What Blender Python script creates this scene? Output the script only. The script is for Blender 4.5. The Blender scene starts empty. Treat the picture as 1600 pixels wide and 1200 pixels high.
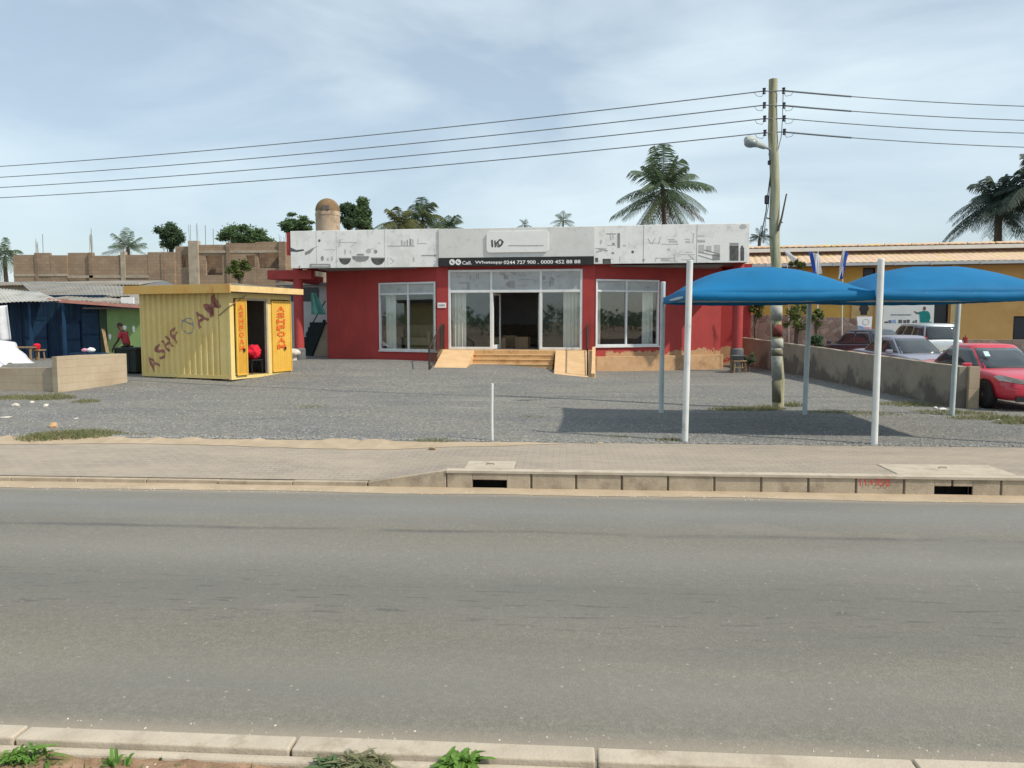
import bpy, bmesh, math, random
from mathutils import Vector, Matrix, noise as mnoise
R = math.radians
sc = bpy.context.scene
COL = sc.collection
rnd = random.Random(7)

# ------------------------------------------------------------------ camera
FPX = 1230.0
CAMZ = 2.0
YAW = R(4.0)
PITCH = math.atan(100 / FPX)
Fh = Vector((-math.sin(YAW), math.cos(YAW), 0)); Rt = Vector((math.cos(YAW), math.sin(YAW), 0))
FW = Fh * math.cos(PITCH) - Vector((0, 0, 1)) * math.sin(PITCH)
UP = Fh * math.sin(PITCH) + Vector((0, 0, 1)) * math.cos(PITCH)
CAM = Vector((0, 0, CAMZ))
cam = bpy.data.cameras.new('camera'); camo = bpy.data.objects.new('camera', cam); COL.objects.link(camo)
cam.sensor_width = 36; cam.lens = 36 * FPX / 1600; cam.clip_end = 3000; cam.clip_start = .1
camo.matrix_world = Matrix.Translation(CAM) @ Matrix((Rt, UP, -FW)).transposed().to_4x4()
sc.camera = camo

def ray(px, py):
    return Rt * ((px - 800) / FPX) + UP * ((600 - py) / FPX) + FW
def G(px, py, z=0.):                       # ground point at height z
    d = ray(px, py); return CAM + d * ((z - CAMZ) / d.z)
def P(px, py, dep):                        # point at horizontal distance dep from the lens
    d = ray(px, py); return CAM + d * (dep / d.dot(Fh))
def PY(px, py, Y):
    d = ray(px, py); return CAM + d * (Y / d.y)
class Frame:                               # a place with its own axes: x along a front, y into it
    def __init__(s, O, ang):
        s.O = Vector(O); s.a = ang
        s.M = Matrix.Translation(s.O) @ Matrix.Rotation(ang, 4, 'Z'); s.I = s.M.inverted()
    def loc(s, w): return s.I @ Vector(w)
    def hit(s, px, py, y=0.):
        o = s.I @ CAM; d = s.I.to_3x3() @ ray(px, py); return o + d * ((y - o.y) / d.y)
    def hitx(s, px, py, x=0.):
        o = s.I @ CAM; d = s.I.to_3x3() @ ray(px, py); return o + d * ((x - o.x) / d.x)

def sstep(a, b, x):
    t = max(0, min(1, (x - a) / (b - a))); return t * t * (3 - 2 * t)
def gz(x, y):                              # height of the gravel lot
    z = .36 * sstep(20, 31, y) * sstep(2.5, -3.5, x) + .15 * sstep(21, 30, y) * sstep(6, 10, x)
    z += .02 * mnoise.noise(Vector((x * .35, y * .35, 0))) + .012 * mnoise.noise(Vector((x * 1.3, y * 1.3, 3)))
    return z * sstep(12.6, 14, y) if y < 14 else z

# ------------------------------------------------------------------ mesh helpers
class MB:
    def __init__(s, M=None):
        s.v = []; s.f = []; s.mi = []; s.M = M; s.cur = 0
    def add(s, vs, fs):
        n = len(s.v)
        for v in vs:
            v = Vector(v); s.v.append(s.M @ v if s.M else v)
        for f in fs: s.f.append([i + n for i in f]); s.mi.append(s.cur)
        return s
    def box(s, a, b):
        x0, y0, z0 = [min(p, q) for p, q in zip(a, b)]; x1, y1, z1 = [max(p, q) for p, q in zip(a, b)]
        return s.add([(x0,y0,z0),(x1,y0,z0),(x1,y1,z0),(x0,y1,z0),(x0,y0,z1),(x1,y0,z1),(x1,y1,z1),(x0,y1,z1)],
              [(0,3,2,1),(4,5,6,7),(0,1,5,4),(1,2,6,5),(2,3,7,6),(3,0,4,7)])
    def obox(s, M, sx, sy, sz):
        h = [(-1,-1,-1),(1,-1,-1),(1,1,-1),(-1,1,-1),(-1,-1,1),(1,-1,1),(1,1,1),(-1,1,1)]
        return s.add([M @ Vector((a*sx/2, b*sy/2, c*sz/2)) for a, b, c in h],
              [(0,3,2,1),(4,5,6,7),(0,1,5,4),(1,2,6,5),(2,3,7,6),(3,0,4,7)])
    def bar(s, p, q, w, h=None):           # square bar between two points
        p = Vector(p); q = Vector(q); h = h or w; d = q - p
        return s.obox(Matrix.Translation((p + q) / 2) @ d.to_track_quat('Z', 'Y').to_matrix().to_4x4(), w, h, d.length)
    def tube(s, pts, rad, seg=8, cap=True):
        pts = [Vector(p) for p in pts]; n = len(pts)
        if not isinstance(rad, (list, tuple)): rad = [rad] * n
        vs = []; fs = []
        for i, p in enumerate(pts):
            d = (pts[min(i + 1, n - 1)] - pts[max(i - 1, 0)]).normalized()
            a = d.cross(Vector((0.13, .21, 1)) if abs(d.z) < .95 else Vector((0, 1, 0))).normalized(); b = d.cross(a)
            for k in range(seg):
                t = 2 * math.pi * k / seg; vs.append(p + (a * math.cos(t) + b * math.sin(t)) * rad[i])
        for i in range(n - 1):
            for k in range(seg):
                k2 = (k + 1) % seg; fs.append((i*seg+k, i*seg+k2, (i+1)*seg+k2, (i+1)*seg+k))
        if cap: fs.append(tuple(range(seg))[::-1]); fs.append(tuple((n-1)*seg + k for k in range(seg)))
        return s.add(vs, fs)
    def lathe(s, c, prof, seg=20, axis='Z'):
        c = Vector(c); vs = []; fs = []; n = len(prof)
        for r, h in prof:
            for k in range(seg):
                t = 2 * math.pi * k / seg; a, b = r * math.cos(t), r * math.sin(t)
                vs.append(c + (Vector((a, b, h)) if axis == 'Z' else Vector((a, h, b)) if axis == 'Y' else Vector((h, a, b))))
        for i in range(n - 1):
            for k in range(seg):
                k2 = (k + 1) % seg; fs.append((i*seg+k, i*seg+k2, (i+1)*seg+k2, (i+1)*seg+k))
        fs.append(tuple(range(seg))[::-1]); fs.append(tuple((n-1)*seg + k for k in range(seg)))
        return s.add(vs, fs)
    def prism(s, poly, ext):               # polygon of 3D points pushed along ext
        n = len(poly); e = Vector(ext); vs = [Vector(p) for p in poly] + [Vector(p) + e for p in poly]
        return s.add(vs, [tuple(range(n))[::-1], tuple(range(n, 2*n))] + [(i, (i+1) % n, n + (i+1) % n, n + i) for i in range(n)])
    def grid(s, nx, ny, fn):
        vs = [fn(i / nx, j / ny) for j in range(ny + 1) for i in range(nx + 1)]; w = nx + 1
        return s.add(vs, [(j*w+i, j*w+i+1, (j+1)*w+i+1, (j+1)*w+i) for j in range(ny) for i in range(nx)])
    def build(s, name, mat, parent=None, smooth=False, fix=True, loc=None):
        me = bpy.data.meshes.new(name); me.from_pydata(s.v, [], s.f)
        for m in (mat if isinstance(mat, (list, tuple)) else [mat]): me.materials.append(m)
        me.polygons.foreach_set('material_index', s.mi)
        if fix:
            bm = bmesh.new(); bm.from_mesh(me); bmesh.ops.recalc_face_normals(bm, faces=bm.faces); bm.to_mesh(me); bm.free()
        if smooth:
            me.polygons.foreach_set('use_smooth', [True] * len(me.polygons))
            if smooth is not True: me.set_sharp_from_angle(angle=R(smooth))
        me.update()
        o = bpy.data.objects.new(name, me); COL.objects.link(o)
        if parent: o.parent = parent
        if loc: o.location = loc
        return o

def tag(o, label=None, cat=None, group=None, kind=None):
    if label: o['label'] = label
    if cat: o['category'] = cat
    if group: o['group'] = group
    if kind: o['kind'] = kind
    return o
def thing(name, label, cat, loc=(0, 0, 0), rz=0, group=None):
    o = bpy.data.objects.new(name, None); COL.objects.link(o); o.empty_display_size = .2
    o.location = loc; o.rotation_euler = (0, 0, rz); return tag(o, label, cat, group)
def copy_tree(o, parent=None):
    c = o.copy(); COL.objects.link(c)
    if parent: c.parent = parent
    for ch in o.children: copy_tree(ch, c)
    return c
def struct(o): o['kind'] = 'structure'; return o
def bevel(o, w=.01, n=2):
    m = o.modifiers.new('bevel', 'BEVEL'); m.width = w; m.segments = n; m.limit_method = 'ANGLE'; m.angle_limit = R(40); return o

# ------------------------------------------------------------------ materials
class NT:
    def __init__(s, name):
        s.m = bpy.data.materials.new(name); s.m.use_nodes = True; s.t = s.m.node_tree; s.n = s.t.nodes; s.l = s.t.links
        s.b = s.n['Principled BSDF']; s.pos = s.n.new('ShaderNodeNewGeometry').outputs['Position']
    def N(s, ty, **k):
        o = s.n.new(ty)
        for a, v in k.items():
            if a in o.inputs.keys() if isinstance(a, str) else False: o.inputs[a].default_value = v
            else: setattr(o, a, v)
        return o
    def link(s, a, b): s.l.new(a, b)
    def mapping(s, scale, vec=None, rot=(0,0,0)):
        o = s.n.new('ShaderNodeMapping'); o.inputs['Scale'].default_value = scale; o.inputs['Rotation'].default_value = rot
        s.link(vec or s.pos, o.inputs[0]); return o.outputs[0]
    def noise(s, scale, detail=4, rough=.55, vec=None, out='Fac'):
        o = s.n.new('ShaderNodeTexNoise'); o.inputs['Scale'].default_value = scale; o.inputs['Detail'].default_value = detail
        o.inputs['Roughness'].default_value = rough; s.link(vec or s.pos, o.inputs['Vector']); return o.outputs[out]
    def vor(s, scale, vec=None, out='Color', feature='F1'):
        o = s.n.new('ShaderNodeTexVoronoi'); o.feature = feature; o.inputs['Scale'].default_value = scale
        s.link(vec or s.pos, o.inputs['Vector']); return o.outputs[out]
    def ramp(s, fac, a, b, ca=(0,0,0,1), cb=(1,1,1,1)):
        if a > b: a, b, ca, cb = b, a, cb, ca
        o = s.n.new('ShaderNodeValToRGB'); e = o.color_ramp.elements; e[0].position = a; e[1].position = b
        e[0].color = ca; e[1].color = cb; s.link(fac, o.inputs[0]); return o.outputs[0]
    def mix(s, fac, a, b, mode='MIX'):
        o = s.n.new('ShaderNodeMix'); o.data_type = 'RGBA'; o.blend_type = mode
        for v, i in ((fac, 0), (a, 6), (b, 7)):
            if isinstance(v, (int, float)): o.inputs[i].default_value = v
            elif isinstance(v, tuple): o.inputs[i].default_value = v if len(v) == 4 else (*v, 1)
            else: s.link(v, o.inputs[i])
        return o.outputs[2]
    def math(s, op, a, b=0.):
        o = s.n.new('ShaderNodeMath'); o.operation = op
        for v, i in ((a, 0), (b, 1)):
            if isinstance(v, (int, float)): o.inputs[i].default_value = v
            else: s.link(v, o.inputs[i])
        return o.outputs[0]
    def sep(s, vec=None):
        o = s.n.new('ShaderNodeSeparateXYZ'); s.link(vec or s.pos, o.inputs[0]); return o.outputs
    def comb(s, x, y, z=0.):
        o = s.n.new('ShaderNodeCombineXYZ')
        for v, i in ((x, 0), (y, 1), (z, 2)):
            if isinstance(v, (int, float)): o.inputs[i].default_value = v
            else: s.link(v, o.inputs[i])
        return o.outputs[0]
    def bump(s, h, strength=.4, dist=.02):
        o = s.n.new('ShaderNodeBump'); o.inputs['Strength'].default_value = strength; o.inputs['Distance'].default_value = dist
        s.link(h, o.inputs['Height']); s.link(o.outputs[0], s.b.inputs['Normal']); return o
    def out(s, col=None, rough=.85, metal=0, spec=.3):
        if isinstance(col, tuple): s.b.inputs['Base Color'].default_value = (*col[:3], 1)
        elif col is not None: s.link(col, s.b.inputs['Base Color'])
        s.b.inputs['Roughness'].default_value = rough; s.b.inputs['Metallic'].default_value = metal
        s.b.inputs['Specular IOR Level'].default_value = spec; return s.m

def hx(r, g, b):                           # an sRGB triple to linear
    f = lambda c: c / 12.92 if c <= .04045 else ((c + .055) / 1.055) ** 2.4
    return tuple(f(c / 255) for c in (r, g, b))
def mat(name, c, c2=None, s=2., rough=.85, bump=0., bs=30., metal=0, spec=.3, lo=.35, hi=.7, dirt=None, ds=.8, dlo=.55, dhi=.75, mscale=None):
    t = NT(name); c2 = c2 or tuple(x * .78 for x in c)
    vec = t.mapping(mscale) if mscale else None
    col = t.mix(t.ramp(t.noise(s, 6, .6, vec), lo, hi), c, c2)
    if dirt: col = t.mix(t.ramp(t.noise(ds, 7, .65, vec), dlo, dhi), col, dirt)
    if bump: t.bump(t.noise(bs, 5, .6), bump)
    return t.out(col, rough, metal, spec)

def m_gravel():
    t = NT('gravel'); x, y, z = t.sep()
    cell = t.vor(15); cell2 = t.vor(34)
    big = t.noise(.35, 6, .6); mid = t.noise(1.6, 5, .65, t.mapping((.5, 1.4, 1)))
    g = t.mix(t.ramp(cell, .05, .95), (.076,.074,.071), (.272,.263,.243))
    g = t.mix(.45, g, t.mix(t.ramp(cell2, .1, .9), (.079,.077,.073), (.257,.249,.23)))
    g = t.mix(t.ramp(mid, .35, .7), g, t.mix(.5, g, (.14,.145,.15)), 'MIX')
    dust = t.math('MULTIPLY', t.ramp(big, .38, .55), t.math('MULTIPLY', t.ramp(t.noise(5, 4, .7), .3, .75), .75))
    g = t.mix(dust, g, (.235,.225,.185))
    cl = t.noise(12, 7, .82); g = t.mix(t.math('MULTIPLY', t.ramp(cl, .52, .68), .7), g, (.43,.42,.38)); g = t.mix(t.math('MULTIPLY', t.ramp(cl, .47, .36), .7), g, (.085,.086,.082))
    pat = t.noise(.9, 7, .7, t.mapping((.35, 1.1, 1))); g = t.mix(t.math('MULTIPLY', t.ramp(pat, .42, .28), .5), g, (.33,.325,.305)); g = t.mix(t.math('MULTIPLY', t.ramp(pat, .5, .66), .6), g, (.13,.135,.14))
    earth = t.ramp(t.math('ADD', t.math('MULTIPLY', big, 5), t.math('MULTIPLY', x, -1)), 15.2, 16.6) if False else None
    t.bump(t.math('ADD', t.vor(15, None, 'Distance'), t.math('MULTIPLY', t.noise(8, 5), 1.5)), .6, .03)
    return t.out(g, .9, 0, .2)
def m_asphalt():
    t = NT('asphalt'); x, y, z = t.sep()
    sp = t.vor(75); sp2 = t.vor(190)
    c = t.mix(t.ramp(sp, .2, .97), (.142,.132,.107), (.224,.206,.164))
    c = t.mix(.4, c, t.mix(t.ramp(sp2, .15, .95), (.131,.123,.100), (.252,.233,.184)))
    band = t.noise(.8, 5, .6, t.mapping((.12, 1.3, 1)))
    c = t.mix(t.math('MULTIPLY', t.ramp(band, .35, .68), .55), c, (.15,.15,.142))
    big = t.noise(.3, 4)
    c = t.mix(t.math('MULTIPLY', t.ramp(big, .4, .65), .3), c, (.22,.21,.185))
    # tar seam along the lane, wobbling
    wob = t.math('ADD', y, t.math('MULTIPLY', t.math('SUBTRACT', t.noise(.7, 5), .5), .22))
    seam = t.math('SUBTRACT', 1, t.math('MINIMUM', 1, t.math('MULTIPLY', t.math('ABSOLUTE', t.math('SUBTRACT', wob, 8.25)), 11)))
    seam = t.math('MULTIPLY', seam, t.ramp(t.noise(1.2, 4, .6, t.mapping((.6, 3, 1))), .36, .6))
    c = t.mix(t.math('MULTIPLY', seam, .85), c, (.075,.076,.072))
    # short dark flecks in the wheel track
    fl = t.ramp(t.noise(7, 3, .5, t.mapping((.35, 2.4, 1))), .60, .66)
    tr = t.math('SUBTRACT', 1, t.math('MINIMUM', 1, t.math('MULTIPLY', t.math('ABSOLUTE', t.math('SUBTRACT', y, 6.15)), 1.1)))
    c = t.mix(t.math('MULTIPLY', t.math('MULTIPLY', fl, tr), .8), c, (.07,.07,.068))
    cl = t.noise(28, 6, .75); c = t.mix(t.math('MULTIPLY', t.ramp(cl, .52, .7), .35), c, (.33,.325,.29)); c = t.mix(t.math('MULTIPLY', t.ramp(cl, .48, .32), .4), c, (.11,.112,.108))
    c = t.mix(t.math('MULTIPLY', t.ramp(t.noise(.9, 6, .62, t.mapping((.25, 1.6, 1))), .5, .66), .4), c, (.125,.128,.122))
    def lane(cy, wd, amt, colr, ns):
        k = t.math('SUBTRACT', 1, t.math('MINIMUM', 1, t.math('MULTIPLY', t.math('ABSOLUTE', t.math('SUBTRACT', t.math('ADD', y, t.math('MULTIPLY', t.noise(.5, 4, .6, t.mapping((.3, 1, 1))), ns)), cy + ns / 2)), 1 / wd)))
        k = t.math('MULTIPLY', k, t.math('ADD', .45, t.math('MULTIPLY', t.noise(2.2, 6, .65, t.mapping((.25, 1.5, 1))), 1.1)))
        return t.mix(t.math('MINIMUM', 1, t.math('MULTIPLY', k, amt)), c, colr)
    c = lane(6.15, 1.0, .36, (.115,.112,.10), .7); c = lane(7.45, .7, .22, (.29,.28,.25), .6); c = lane(9.3, .9, .4, (.235,.24,.238), .8); c = lane(4.75, .6, .25, (.27,.255,.215), .5)
    c = lane(10.15, .28, .8, (.36,.30,.235), .3); c = lane(4.05, .16, .6, (.33,.28,.22), .2)
    pt = t.math('MULTIPLY', t.ramp(t.noise(.55, 3, .5, t.mapping((.6, 1.2, 1))), .64, .66), .22); c = t.mix(pt, c, (.25,.215,.19))
    ds = t.ramp(t.vor(6.5, None, 'Distance'), .05, .085)   # scattered pale chips
    c = t.mix(t.math('MULTIPLY', t.math('SUBTRACT', 1, ds), .55), c, (.4,.37,.31))
    t.bump(t.math('ADD', t.vor(75, None, 'Distance'), t.noise(300, 2)), .35, .008)
    return t.out(c, .8, 0, .35)
def m_pavers(name, c, c2, mort):
    t = NT(name)
    br = t.n.new('ShaderNodeTexBrick'); br.inputs['Scale'].default_value = 1; br.inputs['Brick Width'].default_value = .2; br.inputs['Row Height'].default_value = .1
    br.inputs['Mortar Size'].default_value = .006; br.inputs['Color1'].default_value = (*c, 1); br.inputs['Color2'].default_value = (*c2, 1); br.inputs['Mortar'].default_value = (*mort, 1)
    br.inputs['Bias'].default_value = -.2; t.link(t.pos, br.inputs['Vector'])
    col = t.mix(t.math('MULTIPLY', t.ramp(t.noise(1.1, 6, .65, t.mapping((.4, 1.5, 1))), .38, .66), .75), br.outputs['Color'], (.385,.325,.255))
    col = t.mix(t.math('MULTIPLY', t.ramp(t.noise(4, 6, .7), .45, .75), .4), col, (.24,.205,.17))
    t.bump(t.math('ADD', t.math('MULTIPLY', br.outputs['Fac'], -1), t.noise(40, 4)), .3, .006)
    return t.out(col, .9, 0, .2)
def m_blocks(name, c, c2, mort, w=.45, h=.22, stain=(.16,.14,.12), k=.5):
    t = NT(name); x, y, z = t.sep()
    br = t.n.new('ShaderNodeTexBrick'); br.inputs['Scale'].default_value = 1; br.inputs['Brick Width'].default_value = w; br.inputs['Row Height'].default_value = h
    br.inputs['Mortar Size'].default_value = .012; br.inputs['Color1'].default_value = (*c, 1); br.inputs['Color2'].default_value = (*c2, 1); br.inputs['Mortar'].default_value = (*mort, 1)
    t.link(t.comb(t.math('ADD', x, t.math('MULTIPLY', y, .93)), z), br.inputs['Vector'])
    col = t.mix(t.math('MULTIPLY', t.ramp(t.noise(.7, 7, .65), .4, .68), k), br.outputs['Color'], stain)
    t.bump(t.math('ADD', t.math('MULTIPLY', br.outputs['Fac'], -1.5), t.noise(20, 4)), .4, .012)
    return t.out(col, .92, 0, .15)
def m_redpaint():
    t = NT('red_paint'); x, y, z = t.sep()
    c = t.mix(t.ramp(t.noise(1.2, 6, .6), .35, .7), hx(170,66,63), hx(154,60,58))
    c = t.mix(t.math('MULTIPLY', t.ramp(t.noise(2.2, 6, .6, t.mapping((3, 3, .25))), .5, .75), .35), c, hx(128,56,54))
    h = t.math('MULTIPLY', t.math('SUBTRACT', 1.12, z), 1.15)       # paint flaking off just over the plinth
    pe = t.math('ADD', t.noise(2.6, 7, .62), t.math('MINIMUM', .24, t.math('MAXIMUM', -.5, t.math('SUBTRACT', h, .25))))
    right = t.ramp(x, .55, .6) if False else t.math('GREATER_THAN', x, 1.5)
    pk = t.math('MULTIPLY', t.ramp(pe, .66, .68), right)
    c = t.mix(pk, c, t.mix(t.noise(9, 4), hx(196,160,120), hx(150,120,92)))
    t.bump(t.math('ADD', t.math('MULTIPLY', pk, -1), t.noise(60, 4)), .25, .006)
    return t.out(c, .75, 0, .3)
def m_fascia(name, c, c2):
    t = NT(name); x, y, z = t.sep()
    c_ = t.mix(t.ramp(t.noise(1.3, 6, .65), .35, .7), c, c2)
    st = t.noise(1.6, 7, .65, t.mapping((4, 4, .22)))
    c_ = t.mix(t.math('MULTIPLY', t.ramp(st, .56, .8), .3), c_, (.45,.43,.38))
    c_ = t.mix(t.math('MULTIPLY', t.ramp(t.noise(6, 5, .7), .62, .72), .5), c_, (.3,.29,.26))
    c_ = t.mix(t.math('MULTIPLY', t.ramp(t.noise(1.15, 8, .72), .5, .6), .45), c_, (.62,.61,.58)); c_ = t.mix(t.math('MULTIPLY', t.ramp(t.noise(2.6, 8, .75), .57, .63), .5), c_, (.5,.49,.46))
    return t.out(c_, .6, 0, .35)
def m_glass(name, tint=(.94,.96,.96), refl=.085, rough=.02):
    t = NT(name); n = t.n
    tr = n.new('ShaderNodeBsdfTransparent'); tr.inputs[0].default_value = (*tint, 1)
    gl = n.new('ShaderNodeBsdfGlossy'); gl.inputs['Color'].default_value = (.9,.95,.95,1); gl.inputs['Roughness'].default_value = rough
    fr = n.new('ShaderNodeLayerWeight'); fr.inputs[0].default_value = .5
    ms = n.new('ShaderNodeMixShader'); t.link(t.math('ADD', t.math('MULTIPLY', t.math('POWER', fr.outputs['Facing'], 4), .6), refl), ms.inputs[0])
    t.link(tr.outputs[0], ms.inputs[1]); t.link(gl.outputs[0], ms.inputs[2]); t.link(ms.outputs[0], n['Material Output'].inputs[0]); return t.m
def m_leaf(name, c, c2, s=1.5, tr=.3):
    t = NT(name); col = t.mix(t.ramp(t.noise(s, 5, .65), .35, .68), c, c2)
    t.out(col, .6, 0, .3); n = t.n
    tl = n.new('ShaderNodeBsdfTranslucent'); t.link(col, tl.inputs[0]); ms = n.new('ShaderNodeMixShader'); ms.inputs[0].default_value = tr
    t.link(t.b.outputs[0], ms.inputs[1]); t.link(tl.outputs[0], ms.inputs[2]); t.link(ms.outputs[0], n['Material Output'].inputs[0]); return t.m
def m_fabric():
    t = NT('blue_shade_fabric'); col = t.mix(t.ramp(t.noise(1.1, 5, .6), .35, .7), hx(12,120,174), hx(9,108,158))
    wv = t.noise(220, 2); t.bump(t.math('ADD', wv, t.math('MULTIPLY', t.noise(2.2, 3), 6)), .18, .02)
    t.out(col, .7, 0, .3); n = t.n
    tl = n.new('ShaderNodeBsdfTranslucent'); t.link(col, tl.inputs[0]); ms = n.new('ShaderNodeMixShader'); ms.inputs[0].default_value = .18
    t.link(t.b.outputs[0], ms.inputs[1]); t.link(tl.outputs[0], ms.inputs[2]); t.link(ms.outputs[0], n['Material Output'].inputs[0]); return t.m
def m_lowwall():
    t = NT('stained_render'); x, y, z = t.sep()
    c = t.mix(t.ramp(t.noise(2, 6, .6), .35, .7), (.31,.275,.22), (.24,.21,.17))
    hh = t.math('SUBTRACT', .62, t.math('MULTIPLY', z, .62))          # damp climbing from the foot
    dm = t.math('ADD', t.math('MULTIPLY', t.noise(1.1, 7, .6), 1.0), t.math('MULTIPLY', hh, .55))
    c = t.mix(t.math('MULTIPLY', t.ramp(dm, .66, .78), .75), c, (.10,.09,.08))
    c = t.mix(t.ramp(t.noise(3.3, 6, .7), .62, .75), c, (.34,.3,.24))
    t.bump(t.noise(18, 6, .65), .4, .015)
    return t.out(c, .95, 0, .15)
def m_stone():
    t = NT('rubble_stone'); v = t.vor(3.2); e = t.vor(3.2, None, 'Distance', 'DISTANCE_TO_EDGE')
    c = t.mix(t.ramp(v, .1, .9), hx(150,122,108), hx(196,172,156)); c = t.mix(t.ramp(e, .0, .06), (.3,.27,.24), c)
    t.bump(t.ramp(e, 0, .12), .6, .03); return t.out(c, .9, 0, .2)
def m_rust(name, c, c2, rust=(.16,.06,.025), lo=.6, hi=.7, s=2.4, rough=.5):
    t = NT(name); c_ = t.mix(t.ramp(t.noise(1.4, 5, .6), .35, .7), c, c2)
    c_ = t.mix(t.ramp(t.noise(s, 8, .7, t.mapping((1, 1, .5))), lo, hi), c_, rust); t.bump(t.noise(30, 4), .1, .004)
    return t.out(c_, rough, 0, .4)
def m_carpaint(name, c, metal=0.):
    t = NT(name); col = t.mix(t.math('MULTIPLY', t.ramp(t.noise(5, 5), .4, .7), .25), c, tuple(x * .7 + .04 for x in c))
    t.out(col, .3, metal, .5); t.b.inputs['Coat Weight'].default_value = .6; t.b.inputs['Coat Roughness'].default_value = .08; return t.m

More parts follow.
